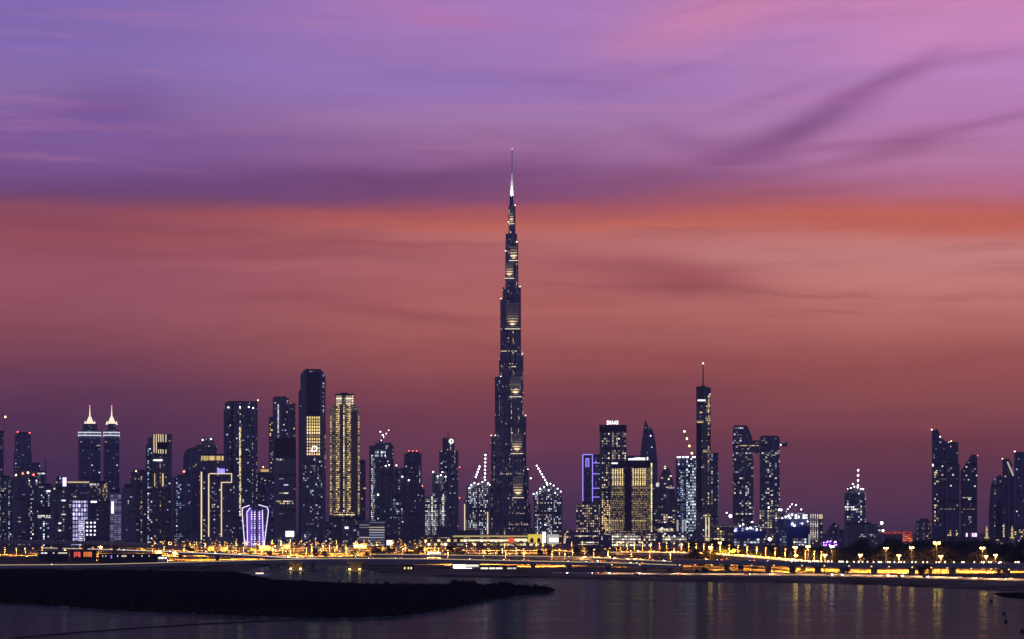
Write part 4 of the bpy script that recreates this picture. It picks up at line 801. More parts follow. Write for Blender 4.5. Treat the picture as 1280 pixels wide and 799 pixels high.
B.block('wall', 887, 898, 567, fac('f_slab', .04, .8, COOL, NEUT), plant=False); B.block('parapet', 887.3, 897.7, 566, ROOF, yb=567.2, d=20)

B = Bld('tower', 'pair of dark glass towers joined by a skybridge with a long overhanging end', 4900, 946)
tw = fac('f_pair', .16, .75, NEUT, COOL, wall=(0.0865, 0.096, 0.134), glass=(.015, .02, .045), floor=4.4, bay=4, mull=.1, span=.3, zone=.7, rows=.02)
B.prof('wall', [(916, 680), (916, 533), (934.5, 533), (938.5, 542), (941, 551), (941.8, 560), (941.8, 680)], tw, 40)
B.block('wall', 949.5, 974.5, 546.5, tw, d=40); B.block('crown', 951, 972.5, 544.8, ROOF, yb=546.8, d=30, dy=4); B.block('crown', 918, 933.5, 531.5, ROOF, yb=533.3, d=30, dy=4)
br = fac('f_bridge', .25, .9, GOLD, NEUT, wall=(0.096, 0.096, 0.124), floor=4.5, bay=4)
B.block('skybridge', 941.5, 949.7, 553, br, yb=566, d=26, dy=6); B.block('cantilever', 974.3, 984, 552.5, br, yb=557.6, d=24, dy=7); B.block('cantilever', 940.9, 949.7, 550.5, ROOF, yb=553.2, d=24, dy=7)
B.block('lit_floor', 922, 948, 556.5, fac('f_br2', .7, .9, GOLD, WARM, floor=5, bay=3.4, zone=.3), yb=558.6, d=.8, dy=-1.0); B.block('lit_floor', 918, 941, 572.8, fac('f_br3', .5, .8, NEUT, WARM, floor=5, bay=3.4, zone=.4), yb=575, d=.8, dy=-1.0); B.block('lit_floor', 957, 973, 568.6, fac('f_br3'), yb=571, d=.8, dy=-1.0); B.lamp('lamp', 976, 556, 1.2, LAMPW, dy=5)
B.block('lit_floor', 919, 934, 541, fac('f_br4', .45, .7, NEUT, WARM, floor=4, bay=3.4, zone=.6), yb=548, d=.8, dy=-1.0)
B.block('podium', 915, 976, 656, fac('f_pairp', .35, .9, COOL, WARM), d=20, dy=-22)

# --- lower buildings and building sites right of the pair
BLUEWRAP = mat('blue_netting', (.035, .07, .32), .75, var=.35, scale=.08)
B = Bld('construction_site', 'low unfinished building wrapped in blue netting under white floodlights, left one', 4300, 932, 'building')
B.block('wall', 915, 957, 664, BLUEWRAP, yb=673, d=30); B.block('ground_storey', 917, 955, 673.2, fac('f_bs1', .6, .9, COOL, (.8, .95, 1), wall=(0.12, 0.14, 0.2), floor=5, bay=6, zone=.4), d=28, dy=1); B.block('upper_storeys', 918, 950, 658, fac('f_bs2', .55, 1.2, COOL, BLUE, wall=(0.1, 0.11, 0.2), floor=5, bay=6, zone=.4), yb=664.2, d=24, dy=3)
for a, c in ((925, 657.5), (929, 655.5), (940.5, 652.5), (938, 660), (934, 661), (946, 662), (919, 663.5)): B.lamp('site_floodlight', a, c, rnd.uniform(1.6, 2.6), LAMPW)
B.rod('floodlight_mast', 944.5, 664, 649, .6, .5, STEEL, dy=6); B.rod('floodlight_mast', 940.5, 664, 653, .5, .5, STEEL, dy=-1)
b_ = empty('floodlight_mast', (X(913, 4600), 4600, GZ), 'freestanding floodlight mast with two white lamps left of the paired towers', 'floodlight')
zt = Z(645.5, 4600)-GZ; MB().tube((0, 0, 0), (0, 0, zt), .7, .5).build('pole', STEEL, b_); MB().ball((0, -1, zt+.5), 3.2).build('lamp', LAMPW, b_); MB().ball((-7.5, -1, zt+7), 1.4).build('lamp', LAMPW, b_); MB().tube((0, 0, zt-4), (-7.5, 0, zt+6), .4, .3).build('bracket', STEEL, b_)
B = Bld('office_building', 'concrete frame block glowing with warm work lights below the paired towers', 4500, 962)
B.block('wall', 949, 975, 637.5, fac('f_wk', .62, 1.0, (1, .8, .5), NEUT, wall=(0.286, 0.248, 0.21), floor=4.6, bay=5, mull=.18, span=.42, zone=.45)); B.block('plinth', 953, 977, 660, fac('f_wk2', .4, .7, (1, .7, .6), WARM, wall=(0.22, 0.16, 0.15), floor=5, bay=3), d=10, dy=-11); B.lamp('site_floodlight', 961, 634.5, 2.0, LAMPW); B.rod('floodlight_mast', 961, 638, 635, .5, .4, STEEL, dy=-1)
b_ = empty('floodlight_mast', (X(962, 4100), 4100, GZ), 'very bright white floodlight on a mast between the two blue-netted sites', 'floodlight')
zt = Z(674.5, 4100)-GZ; MB().tube((0, 0, 0), (0, 0, zt), .5, .4).build('pole', STEEL, b_); MB().ball((0, -1, zt+.5), 3.0).build('lamp', LAMPW, b_)
B = Bld('construction_site', 'taller unfinished building wrapped in blue netting under white floodlights, right one', 4350, 993, 'building')
B.block('wall', 972, 989, 649, BLUEWRAP, d=34); B.block('netted_wing', 986, 1013, 658.5, BLUEWRAP, yb=672, d=30, dy=-2); B.block('upper_storeys', 976, 1011, 641.5, fac('f_bs3', .62, 1.5, COOL, (.95, .98, 1), wall=(0.16, 0.17, 0.24), floor=5, bay=5, zone=.4), yb=649.2, d=30, dy=3); B.block('open_storeys', 988.8, 1012, 649.4, fac('f_bs4', .3, 1.2, COOL, BLUE, wall=(0.115, 0.134, 0.286), floor=5, bay=5), yb=658.8, d=26, dy=3); B.block('ground_storey', 988, 1013, 672.2, fac('f_bs5', .6, .9, COOL, NEUT, wall=(0.1, 0.12, 0.2), floor=5, bay=5), d=28); B.block('lit_corner', 1010.6, 1013, 668, glow('uplit_wall_glow'), d=1, dy=-2.6)  # lit corner is a glowing panel in place of uplight
B.block('facade_ribs', 973, 985, 652, fac('f_bs6', .3, .5, COOL, BLUE, wall=(0.05, 0.08, 0.25), floor=5, bay=3), d=.8, dy=-1)
for a, c in ((974, 637), (976.5, 637.5), (982, 646), (986, 645), (990, 643.5), (995, 644.5), (998.5, 646), (1001.5, 637), (1005, 646.5), (990.5, 655), (993, 657), (1003, 654.5), (1009.5, 652), (995, 631.5)): B.lamp('site_floodlight', a, c, rnd.uniform(1.5, 2.7), LAMPW)
for q in (976, 1001.5): B.rod('floodlight_mast', q, 645, 637.5, .6, .5, STEEL, dy=-1)
t_ = crane('bent-jib crane with small white lamps above the blue-netted site', 981, 641.5, 990, 631, 4352, 4, r=1.0); MB().tube(((990-981)*4352/F, 0, 10.5*4352/F), ((994-981)*4352/F, 0, 3*4352/F), .6, .5, 4).build('boom', STEEL, t_)
B = Bld('hotel', 'cream block with bright vertical ribs and a square lit penthouse corner', 4300, 1020, 'building')
B.block('wall', 1012.5, 1023.5, 642.5, fac('f_rib', .2, .8, WARM, NEUT, wall=(0.22, 0.18, 0.16)), d=24); B.block('side_wing', 1023.3, 1028.5, 648.8, fac('f_rib2', .1, .6, wall=(0.172, 0.153, 0.172)), d=22, dy=2); B.block('penthouse', 1023.6, 1028.3, 643, glow('penthouse', (1, .74, .42), .7), yb=648.6, d=10, dy=2)
for q in (1013.6, 1016.4, 1019.2, 1022): B.block('light_rib', q-.5, q+.4, 641.5, fac('f_ribl', .95, .75, (1, .85, .75), NEUT, floor=4, bay=9, mull=0, span=.2, zone=.2), yb=676, d=.9, dy=-1.2)
B = Bld('apartment_block', 'dim stepped block with a dark dome-like roof right of the cream ribbed block', 4600, 1045, 'building')
B.block('wall', 1034, 1055, 662, fac('f_dim', .15, .6, WARM, (1, .5, .5), wall=(0.172, 0.134, 0.172))); B.block('upper_storeys', 1037, 1049, 656.5, fac('f_dim2', .05), yb=662.2, d=24, dy=4); B.drum('roof_dome', 1043, 6, 656.7, 653.5, ROOF, 2, dy=16)
B = Bld('fairground', 'small cluster of violet and blue lights at street level before the dim stepped block', 4000, 1037, 'pavilion')
B.prof('canopy', [(1029, 684), (1029, 680), (1034, 677), (1041, 677.5), (1049, 681), (1049, 684)], mat('violet_canvas', (.10, .06, .2), .8), 18)
for i in range(15): B.lamp('lamp', rnd.uniform(1029, 1049), rnd.uniform(676.5, 682.5), rnd.uniform(.6, 1.25), glow('violet_lamp', (.45, .2, 1), 9), dy=-1.5)
B = Bld('tower', 'lone unfinished tower with a ring of white lights at its top and a lit mast', 4850, 1069)
B.block('wall', 1055.5, 1082, 616, fac('f_lone', .42, 1.05, COOL, NEUT, wall=(0.134, 0.143, 0.191), floor=5.4, bay=4.6, mull=.2, span=.4, zone=.7)); B.block('upper_storeys', 1059, 1079, 611, fac('f_lone2', .4, 1.2, COOL, NEUT, floor=5, bay=4), yb=616.2, d=30, dy=5); B.block('lit_floor', 1056, 1072, 633, fac('f_lone3', .75, 1.3, COOL, NEUT, floor=5, bay=4, zone=0), yb=638, d=.8, dy=-1); B.block('dark_face', 1061, 1074, 618, fac('f_lone4', .06, .6, BLUE, COOL), yb=631, d=.7, dy=-.9)
for a, c in ((1060, 611), (1063.5, 610), (1068, 608.5), (1072, 609.5), (1076, 611), (1079, 611.5), (1066, 605)): B.lamp('site_floodlight', a, c, 1.7, LAMPW)
t_ = crane('upright mast of white lamps on the lone unfinished tower', 1072.3, 610.5, 1072.6, 588.5, 4855, 4, r=1.9)
t_ = crane('thin unlit crane jib reaching left from the lone unfinished tower', 1061, 611, 1054, 594, 4845, 1, glow('dim_lamp', (1, .5, .5), .5), .6)
B = Bld('apartment_block', 'long flat-roofed dark block below the lone unfinished tower', 4300, 1080, 'building')
B.block('wall', 1056, 1102.5, 656, fac('f_flat', .06, .5, NEUT, WARM, wall=(0.153, 0.134, 0.153), bay=6), plant=True); B.block('parapet', 1056.3, 1102.2, 655.2, ROOF, yb=656.2, d=60); B.block('lit_windows', 1074, 1094, 668, fac('f_flat2', .4, .6, NEUT, COOL, zone=.4), yb=671, d=.7, dy=-.9)
b_ = empty('floodlight_mast', (X(1102, 4250), 4250, GZ), 'white floodlight mast at the end of the long flat-roofed block', 'floodlight')
zt = Z(653.8, 4250)-GZ; MB().tube((0, 0, 0), (0, 0, zt), .6, .5).build('pole', STEEL, b_); MB().ball((0, -1, zt), 2.7).build('lamp', LAMPW, b_); MB().ball((2.5, -1, zt-14), 2.0).build('lamp', LAMPW, b_)
REDG = fac('f_redg', 1, .75, (1, .10, .03), (1, .22, .06), wall=(.2, .05, .04), floor=3.4, bay=4, mull=.1, span=.25, zone=0)
B = Bld('showroom', 'low building glowing red along its roof edge and right-hand corner', 4300, 1122, 'building')
B.block('wall', 1104, 1128, 668, fac('f_show', .05, .6, wall=(0.134, 0.096, 0.115)), d=40); B.block('red_fascia', 1104, 1140.5, 664, fac('f_redf', 1, .5, (1, .12, .06), (1, .2, .12), wall=(.2, .05, .04), floor=3.4, bay=4, zone=0), yb=667.8, d=44, dy=-2); B.block('red_corner', 1128.2, 1140.4, 668, REDG, yb=677.5, d=38); B.block('base', 1128.2, 1140.2, 677.7, fac('f_show2', .5, 1, GOLD, WARM), d=36)
B = Bld('apartment_block', 'grey block with three pale vertical strips left of the twin-peaked dark tower', 4600, 1154, 'building')
B.block('wall', 1145, 1163.5, 651, fac('f_g3', .06, .6, wall=(0.21, 0.181, 0.181)), d=24); B.block('upper_storeys', 1150, 1160.5, 648, fac('f_g3b', .03), yb=651.2, d=16, dy=4)
for q in (1147, 1154.5, 1161): B.block('pale_strip', q-.5, q+.5, 655, fac('f_g3c', .8, .4, NEUT, WARM, floor=5, bay=9, mull=0, zone=.4), yb=676, d=.7, dy=-.9)

B = Bld('tower', 'big dark glass tower with a curved shark-fin peak dropping to a flat shoulder', 4500, 1182)
dk = fac('f_fin', .05, .8, NEUT, COOL, wall=(0.077, 0.0808, 0.124), glass=(.012, .015, .04), floor=4.2, bay=4, zone=.9)
B.prof('wall', [(1164.8, 680), (1164.8, 538), (1172, 537), (1175.5, 544), (1179, 549.5), (1182.5, 552), (1198, 552.5), (1198, 580), (1199.5, 581), (1199.5, 680)], dk, 50)
B.block('lit_windows', 1165.6, 1173, 588, fac('f_fin2', .5, 1.0, NEUT, GOLD, floor=4.2, bay=3.2, zone=.8), yb=656, d=.8, dy=-1); B.block('seam', 1180.5, 1182, 556, mat('dark_recess'), yb=672, d=.5, dy=-.7); B.block('lit_floor', 1172, 1198, 635.5, fac('f_fin3', .4, .55, NEUT, WARM, zone=.2, bay=3), yb=636.8, d=.7, dy=-1.1); B.block('lit_floor', 1173, 1198, 598.5, fac('f_fin3'), yb=599.6, d=.7, dy=-1.1); B.block('lobby', 1184, 1196, 663, fac('f_fin4', .45, .9, WARM, GOLD, floor=4.5, bay=4, zone=.2), yb=671, d=.9, dy=-1.3)
B.lamp('beacon', 1164.6, 537, 1.5, glow('pink_beacon', (1, .55, .5), 4), dy=2); B.lamp('beacon', 1189, 551.8, 1.3, LAMPA, dy=2); B.lamp('lamp', 1175.3, 546, 1.1, LAMPW, dy=-1); B.block('lit_window', 1165.2, 1167, 580, SIGNW, yb=583, d=.6, dy=-1)
B.rod('crown_mast', 1171, 538, 534.5, .8, .5, DARK, dy=10)
B = Bld('tower', 'dark glass tower with a steep slanted roof rising to the right', 4550, 1212)
B.prof('wall', [(1200.5, 680), (1200.5, 589), (1203, 586.5), (1213.5, 569.5), (1221.5, 569.5), (1221.5, 680)], dk, 44); B.block('lit_windows', 1207.5, 1213.5, 622, fac('f_sl2', .6, .9, NEUT, COOL, floor=4.4, bay=4, zone=.6), yb=655, d=.8, dy=-1); B.block('lit_floor', 1201, 1215, 621.8, fac('f_sl3', .7, .8, NEUT, GOLD, bay=3, zone=0), yb=623.2, d=.7, dy=-1.9); B.block('lit_floor', 1201, 1221, 635.8, fac('f_fin3'), yb=636.9, d=.7, dy=-1.9)
for x0, x1 in ((1207.5, 1209.5), (1215, 1217), (1218, 1221)): B.block('sign', x0, x1, 666.5, glow('lilac_sign', (.85, .6, 1), 2.0), yb=671, d=.6, dy=-2.8)
beacon(B, 1222, 569.5, LAMPR, .9); B.block('crown', 1214, 1221, 568.3, ROOF, yb=569.8, d=24, dy=6)

B = Bld('tower', 'dark tower with a pointed-arch top, first of three at the right edge', 4600, 1245)
arch = fac('f_arch', .04, .7, WARM, COOL, wall=(0.134, 0.134, 0.172))
B.prof('wall', [(1235.5, 680), (1236, 640), (1238, 612), (1239.5, 604), (1243, 598.5), (1248, 594), (1251.5, 594.5), (1254, 600), (1254, 680)], arch, 36); B.prof('inset', [(1244, 676), (1244, 640), (1246, 628), (1249, 623), (1252, 628), (1253, 640), (1253, 676)], mat('navy_glass'), .8, -.9)
B = Bld('tower', 'dark tower with a bright slanted roof edge, second of the three at the right edge', 4700, 1260)
B.prof('wall', [(1253, 680), (1253, 575), (1256, 574), (1267.5, 595.5), (1267.5, 680)], fac('f_sla', .04, .7, wall=(0.096, 0.0998, 0.153)), 38); B.prof('light_edge', [(1258.5, 577.5), (1260, 577), (1267.3, 594), (1266, 595.5)], glow('pale_edge', (1, .86, .6), .7), 1, -1.1)
B.prof('roof_fin', [(1253, 576), (1253, 574), (1262, 573), (1266, 583), (1262, 583)], dk, 20, 9); beacon(B, 1253, 573.5, LAMPA, 1); B.block('stair_window', 1253.6, 1255.4, 655, fac('f_sla2', 1, 1.2, GOLD, NEUT, floor=5, bay=9, mull=0, zone=0), yb=672, d=.7, dy=-1)
B = Bld('tower', 'tallest dark flat-topped tower of the three at the right edge, cut by the photo edge', 4450, 1277)
B.block('wall', 1267.6, 1288, 566, fac('f_last', .04, .8, COOL, NEUT, wall=(0.077, 0.0808, 0.134))); B.block('lit_base', 1268, 1288, 662, fac('f_last2', .5, .9, GOLD, WARM, floor=4, bay=4, zone=.3), yb=671, d=.8, dy=-1); B.block('parapet', 1268, 1287.6, 565, ROOF, yb=566.2, d=34); beacon(B, 1268.5, 564.5, glow('pink_beacon'), 1.7)

# --- mosque; floodlight on its two minarets is put into their emission
B = Bld('mosque', 'small floodlit yellow mosque with two minarets among the trees', 3400, 1249, 'mosque')
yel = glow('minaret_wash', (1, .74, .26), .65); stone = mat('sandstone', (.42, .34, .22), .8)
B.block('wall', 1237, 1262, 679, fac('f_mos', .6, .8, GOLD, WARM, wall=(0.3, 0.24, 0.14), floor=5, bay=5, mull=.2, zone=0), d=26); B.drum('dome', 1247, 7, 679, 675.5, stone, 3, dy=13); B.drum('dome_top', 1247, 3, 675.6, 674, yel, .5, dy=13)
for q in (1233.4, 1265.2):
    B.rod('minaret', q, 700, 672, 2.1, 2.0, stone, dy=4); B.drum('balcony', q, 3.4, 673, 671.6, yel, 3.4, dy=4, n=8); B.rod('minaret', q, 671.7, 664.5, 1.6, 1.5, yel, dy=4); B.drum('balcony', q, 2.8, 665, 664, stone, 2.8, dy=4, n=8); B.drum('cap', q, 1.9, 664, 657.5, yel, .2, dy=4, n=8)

# ------------------------------------------------------------------ mall, podiums and the things at street level
B = Bld('shopping_mall', 'long low shopping mall glowing warm white below the tallest spire', 4250, 610, 'building')
mw = fac('f_mall', .5, 1.3, GOLD, (1, .9, .7), wall=(0.3, 0.24, 0.16), floor=7, bay=6, mull=.06, span=.4, zone=.3)
B.block('wall', 530, 702, 672, mw, d=70); B.block('roof_slab', 528, 704, 668.8, mat('mall_roof', (.16, .14, .12), .8), yb=672.2, d=80, dy=-3); B.block('roof_plant_room', 545, 572, 658, mat('taupe_metal', (.14, .13, .14), .8), yb=669, d=30, dy=20); B.block('roof_plant_room', 572, 600, 663, mat('taupe_metal'), yb=669, d=30, dy=26); B.block('eave_light', 566, 702, 669.6, glow('eave_light', (1, .72, .28), .6), yb=671.2, d=.8, dy=-4)
B.block('lit_band', 585, 640, 674.6, glow('shop_light', (1, .82, .52), 1.4), yb=676.4, d=.8, dy=-1); B.block('lit_band', 643, 659, 673.5, glow('shop_light'), yb=676.2, d=.8, dy=-1); B.block('red_panel', 635.5, 642.5, 671.5, glow('red_panel', (1, .12, .03), .9), yb=679, d=1, dy=-1.8); B.block('canopy', 560, 702, 678.6, CONC, yb=679.6, d=9, dy=-9)
def board(px0, px1, y0, y1, Y, label, m, post=True, name='billboard'):
    cx = (px0+px1)/2; Bb = Bld(name, label, Y, cx, 'billboard')
    Bb.block('frame', px0-.4, px1+.4, y0-.4, DARK, yb=y1+.4, d=1.2, dy=.1); Bb.block('screen', px0, px1, y0, m, yb=y1, d=.4, dy=-.4)
    Bb.rod('post', cx, y1+.2, HY+(CZ-GZ)*F/Y, .8, .8, STEEL, dy=.8)
    return Bb
Bb = board(660, 677.3, 668, 678.3, 4180, 'yellow billboard with two dark arched portraits', glow('yellow_screen', (1, .72, .10), .85))
for q in (664.8, 673.6): Bb.prof('portrait', [(q-2.3, 678), (q-2.2, 675), (q-1.2, 672.8), (q, 672.2), (q+1.2, 672.8), (q+2.2, 675), (q+2.3, 678)], mat('portrait_brown', (.10, .06, .03), .8), .3, -.75)
board(677.9, 682.2, 665, 678.5, 4170, 'narrow upright pure white billboard beside the yellow one', glow('white_screen', (1, .98, .95), 2.0))
Bb = board(684, 698.5, 668, 680, 4165, 'wide dark-framed white screen right of the narrow upright billboard', glow('dim_screen', (.62, .58, .56), .8)); Bb.block('bright_picture', 686.5, 698, 672.5, glow('white_screen'), yb=677.5, d=.3, dy=-.8)
board(483.3, 489.6, 675.4, 681.4, 3300, 'small square white billboard on a post left of the mall', glow('white_screen'))
B = Bld('metro_station', 'slender lit flagpole-like mast between the mall screens and the podium', 4200, 682, 'mast')
B.rod('mast', 681.3, 682, 656, .5, .3, STEEL); B.lamp('lamp', 681.3, 656, .9, LAMPW, dy=8)
B.root.name = 'mast'
def podium(x0, x1, yt, yb, label, m, bands, Y=4250):
    Bp = Bld('podium_building', label, Y, (x0+x1)/2, 'building'); Bp.block('wall', x0, x1, yt, m, d=40); Bp.block('roof_slab', x0-.6, x1+.6, yt-.9, CONC, yb=yt+.2, d=44, dy=-2)
    for a, c, y0, y1, mm in bands: Bp.block('lit_windows', a, c, y0, mm, yb=y1, d=.8, dy=-1)
    return Bp
pw = fac('f_pod', .85, 1.15, (1, .85, .66), NEUT, wall=(0.18, 0.16, 0.14), floor=5.2, bay=5, mull=.08, span=.45, zone=.35)
podium(704, 717, 664, 682, 'pinkish low block at the end of the mall with lit roof lamps', fac('f_pod0', .35, .9, WARM, (1, .7, .7), wall=(0.26, 0.2, 0.18), floor=5, bay=5), [(704.5, 707, 666, 679, STRIP)])
podium(717, 749, 666, 683, 'dark low podium with two thin white lines of windows', fac('f_podd', .05, .6, wall=(0.077, 0.077, 0.105)), [(718, 748, 668.5, 670.5, pw), (719, 748, 677.5, 681, pw)])
podium(749, 765, 669, 683, 'dim low link building between two bright podiums', fac('f_podl', .3, .7, NEUT, WARM), [])
podium(756.5, 803, 667.5, 684, 'bright white-windowed podium below the gold-striped hotel', pw, [])
podium(804, 821, 667.5, 684, 'dimmer grid-windowed podium right of the bright one', fac('f_pod3', .7, .8, NEUT, WARM, wall=(0.286, 0.248, 0.229), floor=5, bay=4.6, zone=.3), [])
podium(824, 861, 669, 680, 'low podium with one line of white windows below the triangular tower', fac('f_pod4', .45, .9, NEUT, COOL, floor=5.5, bay=5), [(828, 858, 671.2, 675.5, pw)])
podium(889, 916, 657, 675, 'amber-lit low block right of the antenna tower', fac('f_pod5', .3, .8, GOLD, WARM, wall=(0.2, 0.16, 0.1), floor=5, bay=5), [(890, 914, 656.8, 658.2, STRIP), (881, 905, 673, 676, STRIP)])

# ------------------------------------------------------------------ bridges, roads
ASPH = mat('asphalt', (.05, .05, .05), .9, scale=.5)
PARA = mat('pale_concrete', (.42, .38, .32), .8, scale=.2)
GLOWSTRIP = glow('added_glow_strip', (1, .74, .40), .65)  # added glow in place of the trails of passing cars
def pts3(path, n=14):
    """path: (column, row of the deck top, distance); smoothed to 3-D points"""
    P = [Vector((X(a, Y), Y, Z(c, Y))) for a, c, Y in path]; out = []
    for i in range(len(P)-1):
        p0, p1, p2, p3 = P[max(0, i-1)], P[i], P[i+1], P[min(len(P)-1, i+2)]
        for j in range(n):
            t = j/n; out.append(.5*((2*p1)+(p2-p0)*t+(2*p0-5*p1+4*p2-p3)*t*t+(3*p1-p0-3*p2+p3)*t**3))
    out.append(P[-1]); return out
def normals(P):
    N = []
    for i in range(len(P)):
        d = P[min(i+1, len(P)-1)]-P[max(i-1, 0)]; N.append(Vector((-d.y, d.x, 0)).normalized())
    return N
def ribbon(P, N, o0, o1, z0, z1, name, m, parent):
    b = MB(); ring = []
    for p, n in zip(P, N):
        a, c = p+n*o0, p+n*o1; ring.append([a+Vector((0, 0, z0)), c+Vector((0, 0, z0)), c+Vector((0, 0, z1)), a+Vector((0, 0, z1))])
    for r, q in zip(ring, ring[1:]):
        for i in range(4):
            j = (i+1) % 4; b.quad([r[i], r[j], q[j], q[i]], [(0, 0)]*4)
    b.quad(ring[0][::-1], [(0, 0)]*4); b.quad(ring[-1], [(0, 0)]*4)
    return b.build(name, m, parent)
def viaduct(name, label, path, width=16, thick=2.2, piers=(), ground=GZ, hand=None, cat='bridge', wallm=None):
    P = pts3(path); O = P[len(P)//2].copy(); O.z = 0
    r = empty(name, O, label, cat); Q = [p-O for p in P]; N = normals(Q)
    ribbon(Q, N, -width/2, width/2, -thick, 0, 'deck', CONC, r); ribbon(Q, N, -width/2+.5, width/2-.5, .004, .06, 'asphalt', ASPH, r)
    ribbon(Q, N, -.08, .08, .064, .075, 'lane_line', mat('road_paint', (.75, .75, .72), .7), r)
    for s_ in (-1, 1): ribbon(Q, N, s_*width/2-.25, s_*width/2+.25, .004, 1.0, 'parapet', wallm or PARA, r)
    if hand: ribbon(Q, N, -width/2-.34, -width/2-.27, .35, .8, 'added_glow_strip', hand, r)  # added strip, standing in for traffic light trails and lamplight on the rail
    for f in piers:
        i = min(len(Q)-1, int(f*(len(Q)-1))); q = Q[i]
        MB().box(q.x-1.6, q.x+1.6, q.y-width*.32, q.y+width*.32, ground-1, q.z-thick-1.19).build('pier', CONC, r)
        MB().box(q.x-2.4, q.x+2.4, q.y-width*.45, q.y+width*.45, q.z-thick-1.2, q.z-thick+.01).build('pier_cap', CONC, r)
    return r, P
CARLANES = []
# low bridge over the creek; ramps at the left, continuing right over the land
r, P = viaduct('road_bridge', 'low road bridge crossing the creek on lit stone-faced piers', [(-160, 708.6, 1960), (0, 707, 1975), (130, 706, 1990), (260, 702.8, 1960), (400, 699.4, 1900), (520, 699.2, 1860), (640, 701.5, 1840), (760, 704, 1820), (850, 707, 1800)], 18, 2.2, (.05, .12, .2, .28, .34, .78, .83, .88, .93, .98), hand=GLOWSTRIP)
CARLANES.append((P, 3.5, .12, .95)); BR, BP = r, P
pierm = mat('sandstone', (.42, .34, .22))
for px in (370, 441):
    i = min(range(len(P)), key=lambda q: abs(640+P[q].x*F/P[q].y-px)); q = P[i]-BR.location
    for j, (o, h) in enumerate(((-5.5, .62), (-2.8, .85), (0, .72), (2.8, .9), (5.2, .66))):
        MB().tube((q.x+o*.8, q.y-4, -1), (q.x+o*.8, q.y-4, (q.z-2.2)*(.35+h*.55)), 1.3, 1.0, 8).build('pier', pierm, BR)
    MB().box(q.x-7, q.x+7, q.y-7, q.y+7, -1.5, 1.0).build('pier_base', pierm, BR); MB().box(q.x-6, q.x+6, q.y-5.8, q.y+6, q.z-3.6, q.z-2.19).build('pier_cap', CONC, BR)
    for o in (-4, 4):
        MB().box(q.x+o-.7, q.x+o+.7, q.y-11, q.y-10, 1.4, 2.2).build('floodlight', glow('amber_flood', (1, .60, .14), 16, True), BR)
        MB().tube((q.x+o, q.y-10.4, -.8), (q.x+o, q.y-10.4, 1.45), .3, .3, 6).build('floodlight_post', STEEL, BR)
r, P = viaduct('road_ramp', 'long ramp descending from the far left and merging into the low bridge', [(60, 685.5, 2950), (130, 687.3, 2720), (200, 689.5, 2500), (300, 693.8, 2240), (375, 698, 2010), (440, 699.2, 1925)], 12, 2.0, (.1, .25, .4, .55, .7, .85), hand=glow('ramp_trail_glow', (1, .80, .55), 1.3))  # rail glow added for the traffic's light trail
CARLANES.append((P, 2.5, .1, .95))
r, P = viaduct('highway_viaduct', 'tall dark highway viaduct on thick piers at the far left', [(-120, 676, 2620), (0, 676.4, 2600), (70, 676.8, 2600), (140, 678.2, 2640), (190, 681.5, 2720), (230, 684.5, 2800)], 20, 3.0, (.12, .42, .5, .62))
CARLANES.append((P, 4, .3, 1))
r, P = viaduct('highway_viaduct', 'long pale viaduct with a row of small parapet lamps along the right shore', [(850, 700.4, 1900), (960, 702.6, 1800), (1040, 704.6, 1740), (1140, 705.4, 1720), (1290, 705.4, 1710), (1420, 705, 1720)], 16, 2.6, [.12+.08*i for i in range(11)])
CARLANES.append((P, 4, .05, .8)); VIA = P
root = r; pl = glow('parapet_lamp', (1, .78, .48), 5)
lampme = MB().ball((0, 0, .25), .42).tube((0, 0, -.5), (0, 0, 0), .12, .12, 5).mesh('parapet_lamp')
for i in range(62):
    q = VIA[int(18+(len(VIA)-32)*i/61+rnd.uniform(-.4, .4))]-root.location
    o = link('parapet_lamp', lampme, pl, root) if i == 0 else bpy.data.objects.new('parapet_lamp', lampme)
    if i: C.objects.link(o); o.parent = root
    o.location = q+Vector((rnd.uniform(-2, 2), -8.0, 1.5))
r, P = viaduct('road_ramp', 'curving ramp with a brightly lit gold balustrade joining the long right viaduct', [(770, 691, 2330), (830, 691.2, 2230), (890, 693.2, 2110), (960, 698.5, 1960), (1030, 705, 1790)], 12, 2.0, (.15, .3, .45, .6, .75, .9), hand=glow('balustrade_glow', (1, .74, .30), 1.3))  # lamplight on the balustrade is put into a glowing strip
CARLANES.append((P, 2.5, .1, .9)); RAMP = P
r, P = viaduct('road_ramp', 'upper ramp with lit cars behind the low bridge in the middle', [(470, 693.6, 2350), (560, 694.5, 2300), (640, 695.5, 2240), (720, 697, 2150), (800, 700.5, 2030), (860, 703.5, 1960)], 12, 1.8, (.1, .25, .4, .55, .7, .85), hand=GLOWSTRIP)
CARLANES.append((P, 2.5, .05, .98))
# shore road at ground level on the right, with its kerb and a pale wall added in place of the traffic's light trail
def road(label, path, width):
    P = pts3(path); r = tag(ribbon(P, normals(P), -width/2, width/2, -.3, .05, 'road', ASPH, None), kind='structure')
    ribbon(P, normals(P), -.09, .09, .054, .066, 'lane_marking', mat('road_paint'), r)
    for s_ in (-1, 1): ribbon(P, normals(P), s_*(width/2+.2)-.19, s_*(width/2+.2)+.19, -.3, .17, 'kerb', PARA, r)
    return P
def gp(px, Y, z=1.05): return (px, HY+(CZ-z)*F/Y, Y)
SR = road('shore', [gp(690, 1735), gp(760, 1715), gp(860, 1690), gp(1000, 1675), gp(1100, 1630), gp(1180, 1575), gp(1260, 1515), gp(1400, 1490)], 10)
wp = [p+Vector((0, 6.5, 0)) for p in SR]
O = wp[len(wp)//2].copy(); rw = tag(ribbon([p-O for p in wp], normals(wp), -.3, .3, -.6, 1.0, 'added_wall', mat('white_wall', (.55, .53, .5), .7), None), 'pale low wall added behind the right shore road to catch lamplight', 'wall'); rw.location = O
CARLANES.append((SR, 2.2, .02, .95))
